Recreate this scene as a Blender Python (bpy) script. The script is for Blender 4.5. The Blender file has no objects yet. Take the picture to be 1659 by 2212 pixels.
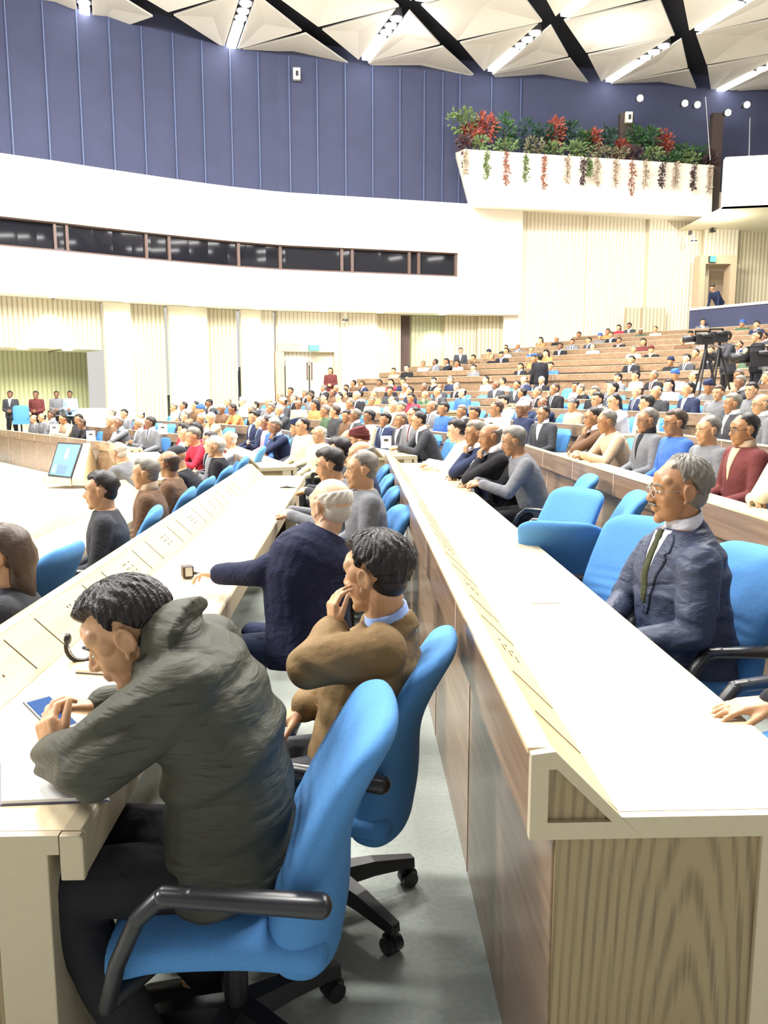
import bpy, bmesh, math, random
import numpy as np
from mathutils import Vector as V, Matrix, noise
from mathutils.bvhtree import BVHTree

# ------------------------------------------------------------------ camera, light, exposure
F = 1750.0; CX, CY, HOR, CZ = 829.5, 1106.0, 850.0, 1.66
PITCH = math.atan((CY - HOR) / F)
YAW = math.atan((829.5 - 770) / F * math.cos(PITCH))
sc = bpy.context.scene
COL = sc.collection
cam = bpy.data.cameras.new('camera'); camo = bpy.data.objects.new('camera', cam); COL.objects.link(camo)
cam.sensor_fit = 'VERTICAL'; cam.sensor_height = 24; cam.lens = 24 * F / 2212
camo.location = (0, 0, CZ); camo.rotation_euler = (math.pi / 2 - PITCH, 0, -YAW)
cam.clip_end = 300; cam.clip_start = 0.05
sc.camera = camo
sc.view_settings.view_transform = 'Standard'; sc.view_settings.look = 'None'
sc.view_settings.gamma = 1; sc.view_settings.use_curve_mapping = False
sc.view_settings.exposure = 0.78
w = bpy.data.worlds.new('World'); sc.world = w; w.use_nodes = True
w.node_tree.nodes['Background'].inputs[0].default_value = (1.0, 0.97, 0.92, 1)
w.node_tree.nodes['Background'].inputs[1].default_value = 0.42

def area(name, loc, size, power, rot=(0, 0, 0), col=(1, 0.97, 0.92)):
    l = bpy.data.lights.new(name, 'AREA'); l.shape = 'RECTANGLE'; l.size, l.size_y = size
    l.energy = power; l.color = col
    o = bpy.data.objects.new(name, l); COL.objects.link(o); o.location = loc; o.rotation_euler = rot
    return o
for (x, y, p) in [(-4, 5, 1500), (3, 6, 1500), (-5, 13, 1700), (3, 13, 1700), (10, 13, 1700), (-8, 19, 1700), (0, 19, 1900), (8, 19, 1900)]:
    area('ceiling_area_light', (x, y, 12.6), (3.2, 1.2), p * 0.62)
# area lights, one from the stage side and one aimed at the far wall
area('stage_side_light', (-14, 6, 11), (5, 3), 2600, (0, math.radians(-48), 0))
area('wall_wash_light', (-2, 18, 13.5), (14, 1.0), 2300, (math.radians(52), 0, 0))

def ray(px, py):
    u = (px - CX) / F; v = (CY - py) / F
    Y = math.cos(PITCH) + v * math.sin(PITCH); Z = -math.sin(PITCH) + v * math.cos(PITCH)
    c, s = math.cos(YAW), math.sin(YAW)
    return (u * c + Y * s, -u * s + Y * c, Z)
def aty(px, py, Y):
    x, y, z = ray(px, py); t = Y / y
    return V((x * t, Y, CZ + z * t))
def atz(px, py, Z):
    x, y, z = ray(px, py); t = (Z - CZ) / z
    return V((x * t, y * t, Z))
def proj(p):
    c, s = math.cos(YAW), math.sin(YAW)
    u = p[0] * c - p[1] * s; d = p[0] * s + p[1] * c; h = p[2] - CZ
    y = d * math.cos(PITCH) - h * math.sin(PITCH); v = d * math.sin(PITCH) + h * math.cos(PITCH)
    return (CX + F * u / y, CY - F * v / y) if y > 0.05 else (-9999, -9999)

# ------------------------------------------------------------------ helpers
def tag(o, label=None, cat=None, group=None, kind=None):
    if label: o['label'] = label
    if cat: o['category'] = cat
    if group: o['group'] = group
    if kind: o['kind'] = kind
    return o
def empty(name, loc, rz=0, label=None, cat=None, group=None):
    o = bpy.data.objects.new(name, None); COL.objects.link(o); o.location = loc; o.rotation_euler = (0, 0, rz)
    o.empty_display_size = 0.1
    return tag(o, label, cat, group)
def link(name, me, mats=(), parent=None, label=None, cat=None, group=None, kind=None):
    o = bpy.data.objects.new(name, me); COL.objects.link(o)
    me.name = name
    for m in (mats if isinstance(mats, (list, tuple)) else [mats]): me.materials.append(m)
    if parent: o.parent = parent
    return tag(o, label, cat, group, kind)
def place(o, parent):
    """parent without moving: object data is in world coords, parent is at a translated/rotated frame"""
    o.parent = parent; o.matrix_parent_inverse = parent_matrix(parent).inverted(); return o
def parent_matrix(p):
    return Matrix.LocRotScale(p.location, p.rotation_euler, p.scale)
def copy_tree(o, parent=None):
    c = o.copy(); COL.objects.link(c)
    if parent: c.parent = parent
    for ch in list(o.children): copy_tree(ch, c)
    return c
def mesh(vs, fs, smooth=False, uvs=None, name='mesh'):
    me = bpy.data.meshes.new(name); me.from_pydata([tuple(v) for v in vs], [], fs); me.update()
    if smooth: me.polygons.foreach_set('use_smooth', [True] * len(me.polygons))
    if uvs:
        lay = me.uv_layers.new(name='UVMap')
        for p in me.polygons:
            for li in p.loop_indices: lay.data[li].uv = uvs[me.loops[li].vertex_index]
    return me

class MB:
    """collects closed primitives"""
    def __init__(s): s.v = []; s.f = []; s.m = []; s.mi = 0
    def add(s, vs, fs):
        n = len(s.v); s.v += [V(a) for a in vs]; s.f += [[i + n for i in f] for f in fs]; s.m += [s.mi] * len(fs); return s
    def box(s, c, d, R=None):
        x, y, z = d[0] / 2, d[1] / 2, d[2] / 2
        vs = [V((a * x, b * y, e * z)) for a in (-1, 1) for b in (-1, 1) for e in (-1, 1)]
        if R is not None: vs = [R @ q for q in vs]
        vs = [q + V(c) for q in vs]
        return s.add(vs, [(0, 1, 3, 2), (4, 6, 7, 5), (0, 4, 5, 1), (2, 3, 7, 6), (0, 2, 6, 4), (1, 5, 7, 3)])
    def ell(s, c, r, R=None, n=16, m=10):
        vs = []; fs = []
        for i in range(m + 1):
            a = math.pi * i / m
            for j in range(n):
                b = 2 * math.pi * j / n
                q = V((r[0] * math.sin(a) * math.cos(b), r[1] * math.sin(a) * math.sin(b), r[2] * math.cos(a)))
                vs.append(q)
        if R is not None: vs = [R @ q for q in vs]
        vs = [q + V(c) for q in vs]
        top = len(vs)
        for i in range(m):
            for j in range(n):
                a, b = i * n + j, i * n + (j + 1) % n
                fs.append((a, a + n, b + n, b))
        return s.add(vs, fs)
    def cap(s, a, b, ra, rb, n=12, flat=None, ratio=1.0):
        a, b = V(a), V(b); d = (b - a)
        L = d.length
        if L < 1e-5: return s.ell(a, (ra, ra, ra))
        d /= L
        if flat is not None:
            f = V(flat); f = (f - d * f.dot(d)).normalized()
        else:
            f = d.orthogonal().normalized()
        g = d.cross(f)
        vs = []; fs = []; rings = []
        for k in range(5):
            t = math.pi / 2 * (k / 4 - 1); rings.append((a + d * ra * math.sin(t), ra * math.cos(t) + 1e-4))
        for k in range(5):
            t = math.pi / 2 * (k / 4); rings.append((b + d * rb * math.sin(t), rb * math.cos(t) + 1e-4))
        for c, r in rings:
            for j in range(n):
                t = 2 * math.pi * j / n
                vs.append(c + f * (r * ratio * math.cos(t)) + g * (r * math.sin(t)))
        for i in range(len(rings) - 1):
            for j in range(n):
                q = i * n + j; w_ = i * n + (j + 1) % n
                fs.append((q, w_, w_ + n, q + n))
        fs.append(tuple(range(n - 1, -1, -1))); fs.append(tuple((len(rings) - 1) * n + j for j in range(n)))
        return s.add(vs, fs)
    def cyl(s, a, b, ra, rb=None, n=16):
        rb = ra if rb is None else rb
        a, b = V(a), V(b); d = (b - a).normalized(); f = d.orthogonal().normalized(); g = d.cross(f)
        vs = [c + f * r * math.cos(2 * math.pi * j / n) + g * r * math.sin(2 * math.pi * j / n) for c, r in ((a, ra), (b, rb)) for j in range(n)]
        fs = [(j, (j + 1) % n, (j + 1) % n + n, j + n) for j in range(n)] + [tuple(range(n - 1, -1, -1)), tuple(range(n, 2 * n))]
        return s.add(vs, fs)
    def tube(s, pts, r, n=8, closed=False):
        pts = [V(p) for p in pts]
        for i in range(len(pts) - (0 if closed else 1)):
            s.cap(pts[i], pts[(i + 1) % len(pts)], r, r, n)
        return s
    def loft(s, rings):
        n = len(rings[0]); vs = [p for r in rings for p in r]; fs = []
        for i in range(len(rings) - 1):
            for j in range(n):
                a, b = i * n + j, i * n + (j + 1) % n
                fs.append((a, b, b + n, a + n))
        fs.append(tuple(range(n - 1, -1, -1))); fs.append(tuple((len(rings) - 1) * n + j for j in range(n)))
        return s.add(vs, fs)
    def prism(s, poly, A, B):
        """poly 2D (o,z) -> points by functions A,B mapping (o,z) to 3D at both ends"""
        n = len(poly); vs = [A(*p) for p in poly] + [B(*p) for p in poly]
        fs = [(j, (j + 1) % n, (j + 1) % n + n, j + n) for j in range(n)] + [tuple(range(n - 1, -1, -1)), tuple(range(n, 2 * n))]
        return s.add(vs, fs)
    def me(s, smooth=False, name='m', recalc=True):
        me = mesh(s.v, s.f, smooth, name=name)
        me.polygons.foreach_set('material_index', s.m)
        if recalc:
            bm = bmesh.new(); bm.from_mesh(me); bmesh.ops.remove_doubles(bm, verts=bm.verts, dist=1e-6)
            bmesh.ops.recalc_face_normals(bm, faces=bm.faces); bm.to_mesh(me); bm.free()
            if smooth: me.polygons.foreach_set('use_smooth', [True] * len(me.polygons))
        return me
    def build(s, name, mats, parent=None, smooth=False, **k):
        return link(name, s.me(smooth), mats, parent, **k)

def organic(mb, voxel, smooth=4, factor=0.5, decimate=None):
    """fuse overlapping closed primitives into one continuous skin"""
    me = mb.me(recalc=True)
    o = bpy.data.objects.new('tmp', me); COL.objects.link(o)
    r = o.modifiers.new('r', 'REMESH'); r.mode = 'VOXEL'; r.voxel_size = voxel; r.use_smooth_shade = True
    if smooth:
        q = o.modifiers.new('s', 'SMOOTH'); q.iterations = smooth; q.factor = factor
    if decimate:
        q = o.modifiers.new('d', 'DECIMATE'); q.ratio = decimate
    dg = bpy.context.evaluated_depsgraph_get()
    out = bpy.data.meshes.new_from_object(o.evaluated_get(dg))
    bpy.data.objects.remove(o); bpy.data.meshes.remove(me)
    out.materials.clear()
    out.polygons.foreach_set('use_smooth', [True] * len(out.polygons))
    out.polygons.foreach_set('material_index', [0] * len(out.polygons))
    return out
def displace(me, fn):
    me.update()
    for v in me.vertices:
        v.co += v.normal * fn(v.co)
    me.update(); return me
def bevelled(o, wd=0.004, seg=2):
    m = o.modifiers.new('bevel', 'BEVEL'); m.width = wd; m.segments = seg; m.limit_method = 'ANGLE'; m.angle_limit = math.radians(40)
    return o

# ------------------------------------------------------------------ materials
def srgb(r, g, b):
    f = lambda c: (c / 255 / 12.92) if c / 255 <= 0.04045 else ((c / 255 + 0.055) / 1.055) ** 2.4
    return (f(r), f(g), f(b), 1)
def nmat(name):
    m = bpy.data.materials.new(name); m.use_nodes = True
    nt = m.node_tree; b = nt.nodes['Principled BSDF']; return m, nt, b
def setv(n, k, v):
    if k in n.inputs: n.inputs[k].default_value = v
def plain(name, col, rough=0.6, metal=0, emit=None, es=1, nscale=0, namp=0.1, bump=0, coord='Object', sheen=0):
    m, nt, b = nmat(name)
    setv(b, 'Base Color', col); setv(b, 'Roughness', rough); setv(b, 'Metallic', metal); setv(b, 'Sheen Weight', sheen)
    if emit: setv(b, 'Emission Color', emit); setv(b, 'Emission Strength', es)
    if nscale:
        tc = nt.nodes.new('ShaderNodeTexCoord'); no = nt.nodes.new('ShaderNodeTexNoise'); no.inputs['Scale'].default_value = nscale
        no.inputs['Detail'].default_value = 4
        nt.links.new(tc.outputs[coord], no.inputs['Vector'])
        if namp:
            mx = nt.nodes.new('ShaderNodeMix'); mx.data_type = 'RGBA'
            mx.inputs[6].default_value = tuple(c * (1 - namp) for c in col[:3]) + (1,); mx.inputs[7].default_value = tuple(min(1, c * (1 + namp)) for c in col[:3]) + (1,)
            nt.links.new(no.outputs[0], mx.inputs[0]); nt.links.new(mx.outputs[2], b.inputs['Base Color'])
        if bump:
            bp = nt.nodes.new('ShaderNodeBump'); bp.inputs['Strength'].default_value = bump; bp.inputs['Distance'].default_value = 0.01
            nt.links.new(no.outputs[0], bp.inputs['Height']); nt.links.new(bp.outputs[0], b.inputs['Normal'])
    return m
def wood(name, c1, c2, scale=(30, 1.2, 30), rough=0.35, rings=0.0, coat=0.0, coord='Object', nd=0.5):
    """grain runs along the axis with the small scale value"""
    m, nt, b = nmat(name); N = nt.nodes
    tc = N.new('ShaderNodeTexCoord'); mp = N.new('ShaderNodeMapping'); mp.inputs['Scale'].default_value = scale
    nt.links.new(tc.outputs[coord], mp.inputs['Vector'])
    no = N.new('ShaderNodeTexNoise'); no.inputs['Scale'].default_value = 1; no.inputs['Detail'].default_value = 6; no.inputs['Roughness'].default_value = 0.62
    no.inputs['Distortion'].default_value = nd
    nt.links.new(mp.outputs[0], no.inputs['Vector'])
    mp2 = N.new('ShaderNodeMapping'); mp2.inputs['Scale'].default_value = tuple(s * 0.16 for s in scale)
    nt.links.new(tc.outputs[coord], mp2.inputs['Vector'])
    wv = N.new('ShaderNodeTexNoise'); wv.inputs['Scale'].default_value = 1; wv.inputs['Detail'].default_value = 2
    nt.links.new(mp2.outputs[0], wv.inputs['Vector'])
    ml = N.new('ShaderNodeMath'); ml.operation = 'MULTIPLY'; ml.inputs[1].default_value = 9.0
    nt.links.new(wv.outputs[0], ml.inputs[0])
    fr = N.new('ShaderNodeMath'); fr.operation = 'SINE'; nt.links.new(ml.outputs[0], fr.inputs[0])
    ad = N.new('ShaderNodeMath'); ad.operation = 'MULTIPLY_ADD'; ad.inputs[1].default_value = rings
    nt.links.new(fr.outputs[0], ad.inputs[0]); nt.links.new(no.outputs[0], ad.inputs[2])
    cr = N.new('ShaderNodeValToRGB'); cr.color_ramp.elements[0].position = 0.3; cr.color_ramp.elements[1].position = 0.68
    cr.color_ramp.elements[0].color = c2; cr.color_ramp.elements[1].color = c1
    nt.links.new(ad.outputs[0], cr.inputs[0]); nt.links.new(cr.outputs[0], b.inputs['Base Color'])
    setv(b, 'Roughness', rough); setv(b, 'Coat Weight', coat); setv(b, 'Coat Roughness', 0.15)
    return m
def oak(name, c1, c2, centre=(.33, 0, -.12)):
    m, nt, b = nmat(name); N = nt.nodes
    tc = N.new('ShaderNodeTexCoord'); mp = N.new('ShaderNodeMapping'); mp.inputs['Location'].default_value = (-centre[0] * 22, 0, -centre[2] * 2.6); mp.inputs['Scale'].default_value = (22, 22, 2.6)
    nt.links.new(tc.outputs['Object'], mp.inputs['Vector'])
    wv = N.new('ShaderNodeTexWave'); wv.wave_type = 'RINGS'; wv.rings_direction = 'Y'; wv.inputs['Scale'].default_value = .7; wv.inputs['Distortion'].default_value = 4.5; wv.inputs['Detail'].default_value = 3; wv.inputs['Detail Scale'].default_value = .6
    nt.links.new(mp.outputs[0], wv.inputs['Vector'])
    mp2 = N.new('ShaderNodeMapping'); mp2.inputs['Scale'].default_value = (140, 140, 3); nt.links.new(tc.outputs['Object'], mp2.inputs['Vector'])
    no = N.new('ShaderNodeTexNoise'); no.inputs['Scale'].default_value = 1; no.inputs['Detail'].default_value = 4; nt.links.new(mp2.outputs[0], no.inputs['Vector'])
    mx = N.new('ShaderNodeMath'); mx.operation = 'MULTIPLY_ADD'; mx.inputs[1].default_value = .45; nt.links.new(wv.outputs[1], mx.inputs[0]); nt.links.new(no.outputs[0], mx.inputs[2])
    cr = N.new('ShaderNodeValToRGB'); cr.color_ramp.elements[0].position = .38; cr.color_ramp.elements[1].position = .78; cr.color_ramp.elements[0].color = c2; cr.color_ramp.elements[1].color = c1
    nt.links.new(mx.outputs[0], cr.inputs[0]); nt.links.new(cr.outputs[0], b.inputs['Base Color']); setv(b, 'Roughness', .4); return m
def slats(name, c1, c2, period=0.09, duty=0.3, rough=0.6):
    """vertical grooves by the UV map (metres along the wall)"""
    m, nt, b = nmat(name); N = nt.nodes
    tc = N.new('ShaderNodeTexCoord'); sx = N.new('ShaderNodeSeparateXYZ'); nt.links.new(tc.outputs['UV'], sx.inputs[0])
    dv = N.new('ShaderNodeMath'); dv.operation = 'DIVIDE'; dv.inputs[1].default_value = period; nt.links.new(sx.outputs[0], dv.inputs[0])
    fr = N.new('ShaderNodeMath'); fr.operation = 'FRACT'; nt.links.new(dv.outputs[0], fr.inputs[0])
    gt = N.new('ShaderNodeMath'); gt.operation = 'LESS_THAN'; gt.inputs[1].default_value = duty; nt.links.new(fr.outputs[0], gt.inputs[0])
    mx = N.new('ShaderNodeMix'); mx.data_type = 'RGBA'; mx.inputs[6].default_value = c1; mx.inputs[7].default_value = c2
    nt.links.new(gt.outputs[0], mx.inputs[0]); nt.links.new(mx.outputs[2], b.inputs['Base Color'])
    bp = N.new('ShaderNodeBump'); bp.inputs['Strength'].default_value = 0.5; bp.inputs['Distance'].default_value = 0.02; bp.invert = True
    nt.links.new(gt.outputs[0], bp.inputs['Height']); nt.links.new(bp.outputs[0], b.inputs['Normal'])
    setv(b, 'Roughness', rough); return m
def cloth(name, col, fold=0.5, fs=14, rough=0.85, stretch=(1, 1, 1), weave=0.0, stripes=None):
    m, nt, b = nmat(name); N = nt.nodes
    tc = N.new('ShaderNodeTexCoord'); mp = N.new('ShaderNodeMapping'); mp.inputs['Scale'].default_value = stretch
    nt.links.new(tc.outputs['Object'], mp.inputs['Vector'])
    no = N.new('ShaderNodeTexNoise'); no.inputs['Scale'].default_value = fs; no.inputs['Detail'].default_value = 3; no.inputs['Distortion'].default_value = 0.6
    nt.links.new(mp.outputs[0], no.inputs['Vector'])
    fi = N.new('ShaderNodeTexNoise'); fi.inputs['Scale'].default_value = 260; nt.links.new(tc.outputs['Object'], fi.inputs['Vector'])
    b1 = N.new('ShaderNodeBump'); b1.inputs['Strength'].default_value = fold; b1.inputs['Distance'].default_value = 0.02
    nt.links.new(no.outputs[0], b1.inputs['Height'])
    b2 = N.new('ShaderNodeBump'); b2.inputs['Strength'].default_value = 0.25; b2.inputs['Distance'].default_value = 0.002
    nt.links.new(fi.outputs[0], b2.inputs['Height']); nt.links.new(b1.outputs[0], b2.inputs['Normal']); nt.links.new(b2.outputs[0], b.inputs['Normal'])
    mx = N.new('ShaderNodeMix'); mx.data_type = 'RGBA'
    mx.inputs[6].default_value = tuple(c * 0.85 for c in col[:3]) + (1,); mx.inputs[7].default_value = tuple(min(1, c * 1.15) for c in col[:3]) + (1,)
    nt.links.new(fi.outputs[0], mx.inputs[0]); nt.links.new(mx.outputs[2], b.inputs['Base Color'])
    setv(b, 'Roughness', rough); setv(b, 'Specular IOR Level', .22); return m
def strands(name, col, col2, scale=(220, 12, 220), rough=0.42):
    m, nt, b = nmat(name); N = nt.nodes
    tc = N.new('ShaderNodeTexCoord'); mp = N.new('ShaderNodeMapping'); mp.inputs['Scale'].default_value = scale
    nt.links.new(tc.outputs['Object'], mp.inputs['Vector'])
    no = N.new('ShaderNodeTexNoise'); no.inputs['Scale'].default_value = 1; no.inputs['Detail'].default_value = 3
    nt.links.new(mp.outputs[0], no.inputs['Vector'])
    mx = N.new('ShaderNodeMix'); mx.data_type = 'RGBA'; mx.inputs[6].default_value = col; mx.inputs[7].default_value = col2
    nt.links.new(no.outputs[0], mx.inputs[0]); nt.links.new(mx.outputs[2], b.inputs['Base Color'])
    bp = N.new('ShaderNodeBump'); bp.inputs['Strength'].default_value = 0.6; bp.inputs['Distance'].default_value = 0.004
    nt.links.new(no.outputs[0], bp.inputs['Height']); nt.links.new(bp.outputs[0], b.inputs['Normal'])
    setv(b, 'Roughness', rough); setv(b, 'Specular IOR Level', .3); return m
def skinm(name, col):
    m, nt, b = nmat(name); N = nt.nodes
    tc = N.new('ShaderNodeTexCoord'); no = N.new('ShaderNodeTexNoise'); no.inputs['Scale'].default_value = 28; no.inputs['Detail'].default_value = 5
    nt.links.new(tc.outputs['Object'], no.inputs['Vector'])
    mx = N.new('ShaderNodeMix'); mx.data_type = 'RGBA'
    mx.inputs[6].default_value = (col[0] * 0.86, col[1] * 0.8, col[2] * 0.75, 1); mx.inputs[7].default_value = (min(1, col[0] * 1.1), col[1] * 1.1, col[2] * 1.1, 1)
    nt.links.new(no.outputs[0], mx.inputs[0]); nt.links.new(mx.outputs[2], b.inputs['Base Color'])
    setv(b, 'Roughness', 0.5); setv(b, 'Subsurface Weight', 0.08); setv(b, 'Subsurface Radius', (0.01, 0.004, 0.002)); return m

M = {}
M['cream'] = plain('cream_edging', (0.46, 0.39, 0.27, 1), 0.4, nscale=60, namp=0.05)
M['top'] = wood('pale_desktop_laminate', (0.72, 0.62, 0.43, 1), (0.60, 0.46, 0.25, 1), (14, 0.8, 14), 0.32, 0.22, coat=0.3)
M['fascia'] = wood('walnut_fascia', (0.35, 0.235, 0.145, 1), (0.20, 0.125, 0.075, 1), (18, 1.2, 30), 0.3, 0.12, coat=0.25)
M['slope'] = wood('pale_slope_laminate', (0.66, 0.52, 0.31, 1), (0.56, 0.41, 0.20, 1), (14, 0.8, 14), 0.35, 0.15, coat=0.2)
M['endwood'] = wood('oak_end_panel', (0.37, 0.285, 0.145, 1), (0.22, 0.155, 0.068, 1), (34, 30, 1.5), 0.4, 0.28, nd=1.0)
M['endwood'] = oak('oak_end_panel', (0.27, 0.20, 0.10, 1), (0.145, 0.10, 0.045, 1))
M['joint'] = plain('pale_joint_strip', (0.62, 0.48, 0.40, 1), 0.5)
M['slot'] = plain('dark_slot', (0.05, 0.035, 0.02, 1), 0.6)
M['carpet'] = plain('grey_green_carpet', (0.35, 0.385, 0.355, 1), 0.95, nscale=55, namp=0.22, bump=0.3)
M['pale_floor'] = plain('pale_floor', (0.62, 0.58, 0.50, 1), 0.7, nscale=20, namp=0.06)
M['blue'] = cloth('blue_upholstery', (0.072, 0.22, 0.49, 1), 0.10, 30)
M['black'] = plain('black_plastic', (0.012, 0.012, 0.015, 1), 0.38)
M['armpad'] = plain('black_arm_pad', (0.02, 0.02, 0.024, 1), 0.3)
M['metal'] = plain('grey_metal', (0.45, 0.45, 0.47, 1), 0.3, 0.9)
M['white'] = plain('white_plaster', (0.88, 0.84, 0.76, 1), 0.7)
M['curtain'] = plain('navy_wall_panel', (0.036, 0.042, 0.088, 1), 0.85, nscale=1.5, namp=0.14)
M['curtain_line'] = plain('blue_panel_joint', (0.060, 0.085, 0.18, 1), 0.6)
M['glass'] = plain('dark_booth_glass', (0.012, 0.012, 0.016, 1), 0.04)
M['mullion'] = plain('brown_mullion', (0.10, 0.06, 0.05, 1), 0.5)
M['slat'] = slats('cream_slat_wall', (0.62, 0.55, 0.40, 1), (0.40, 0.34, 0.22, 1), 0.16, 0.35)
M['slat2'] = slats('pale_slat_wall', (0.78, 0.72, 0.60, 1), (0.55, 0.48, 0.36, 1), 0.16, 0.3)
M['panelc'] = plain('cream_wall_panel', (0.74, 0.68, 0.52, 1), 0.6)
M['recess'] = slats('green_grey_slats', (0.42, 0.42, 0.27, 1), (0.30, 0.30, 0.18, 1), 0.16, 0.4)
M['portal'] = plain('tan_portal', (0.50, 0.38, 0.26, 1), 0.5)
M['doorleaf'] = plain('cream_door_leaf', (0.62, 0.54, 0.40, 1), 0.5)
M['ceil'] = plain('white_ceiling_panel', (0.64, 0.61, 0.56, 1), 0.8)
M['void'] = plain('dark_ceiling_void', (0.012, 0.013, 0.022, 1), 0.9)
M['lamp'] = plain('lit_lamp', (1, 1, 1, 1), 0.5, emit=(1, 0.98, 0.94, 1), es=12)
M['lamp_small'] = plain('lit_downlight', (1, 1, 1, 1), 0.5, emit=(1, 0.97, 0.8, 1), es=8)
M['exit'] = plain('exit_sign_face', (0.05, 0.6, 0.45, 1), 0.5, emit=(0.12, 0.85, 0.62, 1), es=0.7)
M['paper'] = plain('white_paper', (0.85, 0.85, 0.84, 1), 0.6)
M['shirt'] = cloth('white_shirt', (0.72, 0.74, 0.80, 1), 0.3, 20)

# ------------------------------------------------------------------ hall layout: rows are parallel arcs made of straight blocks
OREF = 0.33
SEC = []
def _sections():
    O = V((OREF, 0)); ang = 0.0
    for T, turn in ((10.0, 18), (7.0, 20), (8.0, 20), (8.0, 20)):
        d = V((-math.sin(math.radians(ang)), math.cos(math.radians(ang)))); n = V((math.cos(math.radians(ang)), math.sin(math.radians(ang))))
        SEC.append(dict(O=O.copy(), d=d, n=n, T=T, turn=math.radians(turn), ang=ang))
        O = O + d * T; ang += turn
_sections()
def tstart(s, o): return -(o - OREF) * math.tan(SEC[s - 1]['turn'] / 2) if s > 0 else -4.0
def tend(s, o): return SEC[s]['T'] + (o - OREF) * math.tan(SEC[s]['turn'] / 2)
def P(s, o, t, z=0.0):
    S = SEC[s]; q = S['O'] + S['n'] * (o - OREF) + S['d'] * t
    return V((q.x, q.y, z))
ROWO = {'Z': -2.55, 'A': -1.24, 'B': 0.33, 'C': 1.90, 'D': 3.47, 'E': 5.04, 'F': 6.61, 'G': 8.18}
ROWZ = {'Z': -0.13, 'A': 0.0, 'B': 0.12, 'C': 0.22, 'D': 0.36, 'E': 0.52, 'F': 0.68, 'G': 0.86}
ORDER = 'ZABCDEFG'
AISLE_O, AISLE_Z = 9.75, 1.10
UP_O = [11.3 - 1.0 + 1.25 * i for i in range(8)]; UP_RAIL = [2.2 + 0.25 * i for i in range(8)]

# far wall line in plan, from the picture (px, distance)
WALLPX = [(-420, 22.9), (-200, 25.1), (0, 27.0), (150, 28.1), (300, 29.4), (500, 31.15), (620, 32.0), (830, 32.85), (1010, 33.65)]
def plan(px, Y):
    x, y, z = ray(px, 850); return V((x / y * Y, Y))
WALL = [plan(a, b) for a, b in WALLPX] + [plan(1100, 34.6), plan(1300, 35.2), plan(1500, 35.6), plan(1900, 35.8)]
def wall_y(x):
    for a, b in zip(WALL[:-1], WALL[1:]):
        if a.x <= x <= b.x: return a.y + (b.y - a.y) * (x - a.x) / (b.x - a.x)
    return 35.6 if x > 0 else 20

# ------------------------------------------------------------------ structure
def strip(name, pts, z0, z1, mat, parent=None, off=0.0, kind='structure', thick=0.0, **k):
    """vertical wall along plan points; UV in metres. off moves it towards the room"""
    q = []
    for i, p in enumerate(pts):
        a = pts[max(0, i - 1)]; b = pts[min(len(pts) - 1, i + 1)]
        d = (b - a).normalized(); nrm = V((d.y, -d.x)); q.append(p + nrm * off)
    vs = []; uv = []; L = 0
    for i, p in enumerate(q):
        if i: L += (p - q[i - 1]).length
        vs += [(p.x, p.y, z0), (p.x, p.y, z1)]; uv += [(L, z0), (L, z1)]
    fs = [(2 * i, 2 * i + 2, 2 * i + 3, 2 * i + 1) for i in range(len(q) - 1)]
    if thick:
        n = len(vs)
        for i, p in enumerate(q):
            a = q[max(0, i - 1)]; b = q[min(len(q) - 1, i + 1)]
            d = (b - a).normalized(); r = p - V((d.y, -d.x)) * thick
            vs += [(r.x, r.y, z0), (r.x, r.y, z1)]; uv += [uv[2 * i], uv[2 * i + 1]]
        for i in range(len(q) - 1):
            a = 2 * i
            fs += [(a + n, a + 1 + n, a + 3 + n, a + 2 + n), (a, a + n, a + 2 + n, a + 2), (a + 1, a + 3, a + 3 + n, a + 1 + n)]
        e = 2 * (len(q) - 1)
        fs += [(0, 1, 1 + n, n), (e, e + n, e + 1 + n, e + 1)]
    me = mesh(vs, fs, uvs=uv)
    return link(name, me, mat, parent, kind=kind if not parent else None, **k)
def wp(px):  # point on the far wall line seen at image column px
    lo = None
    for (a, ya), (b, yb) in zip(WALLPX[:-1], WALLPX[1:]):
        if a <= px <= b: return plan(px, ya + (yb - ya) * (px - a) / (b - a))
    if px > 1010: return plan(px, 33.65 + 0.0022 * (px - 1010))
    return plan(px, 22.5)
def wrange(a, b, step=60):
    n = max(1, int(abs(b - a) / step)); return [wp(a + (b - a) * i / n) for i in range(n + 1)]

# floors: one tread per row, with risers
mb = MB()
def band(o0, o1, z, zlow, s0=0, s1=3):
    pts = []
    for s in range(s0, s1 + 1):
        ts = -4.0 if s == 0 else None
        if s == s0: pts.append((P(s, o0, tstart(s, o0)), P(s, o1, tstart(s, o1))))
        pts.append((P(s, o0, tend(s, o0)), P(s, o1, tend(s, o1))))
    for (a, b), (c, d) in zip(pts[:-1], pts[1:]):
        mb.add([(a.x, a.y, z), (b.x, b.y, z), (d.x, d.y, z), (c.x, c.y, z)], [(0, 1, 2, 3)])
        mb.add([(a.x, a.y, zlow), (a.x, a.y, z), (c.x, c.y, z), (c.x, c.y, zlow)], [(0, 1, 2, 3)])
os_ = [ROWO[k] + 0.06 for k in ORDER] + [AISLE_O - 0.55]
zs_ = [ROWZ[k] for k in ORDER]
for i in range(len(ORDER)): band(os_[i], os_[i + 1], zs_[i], zs_[i - 1] if i else -0.14)
band(os_[-1], UP_O[0] + 0.06, AISLE_Z, zs_[-1])
for i in range(8):
    band(UP_O[i] + 0.06, (UP_O[i + 1] + 0.06) if i < 7 else UP_O[7] + 4.5, UP_RAIL[i] - 0.865, (UP_RAIL[i] - 1.115) if i else AISLE_Z)
fl = mb.build('floor', M['carpet'], kind='structure')
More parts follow.
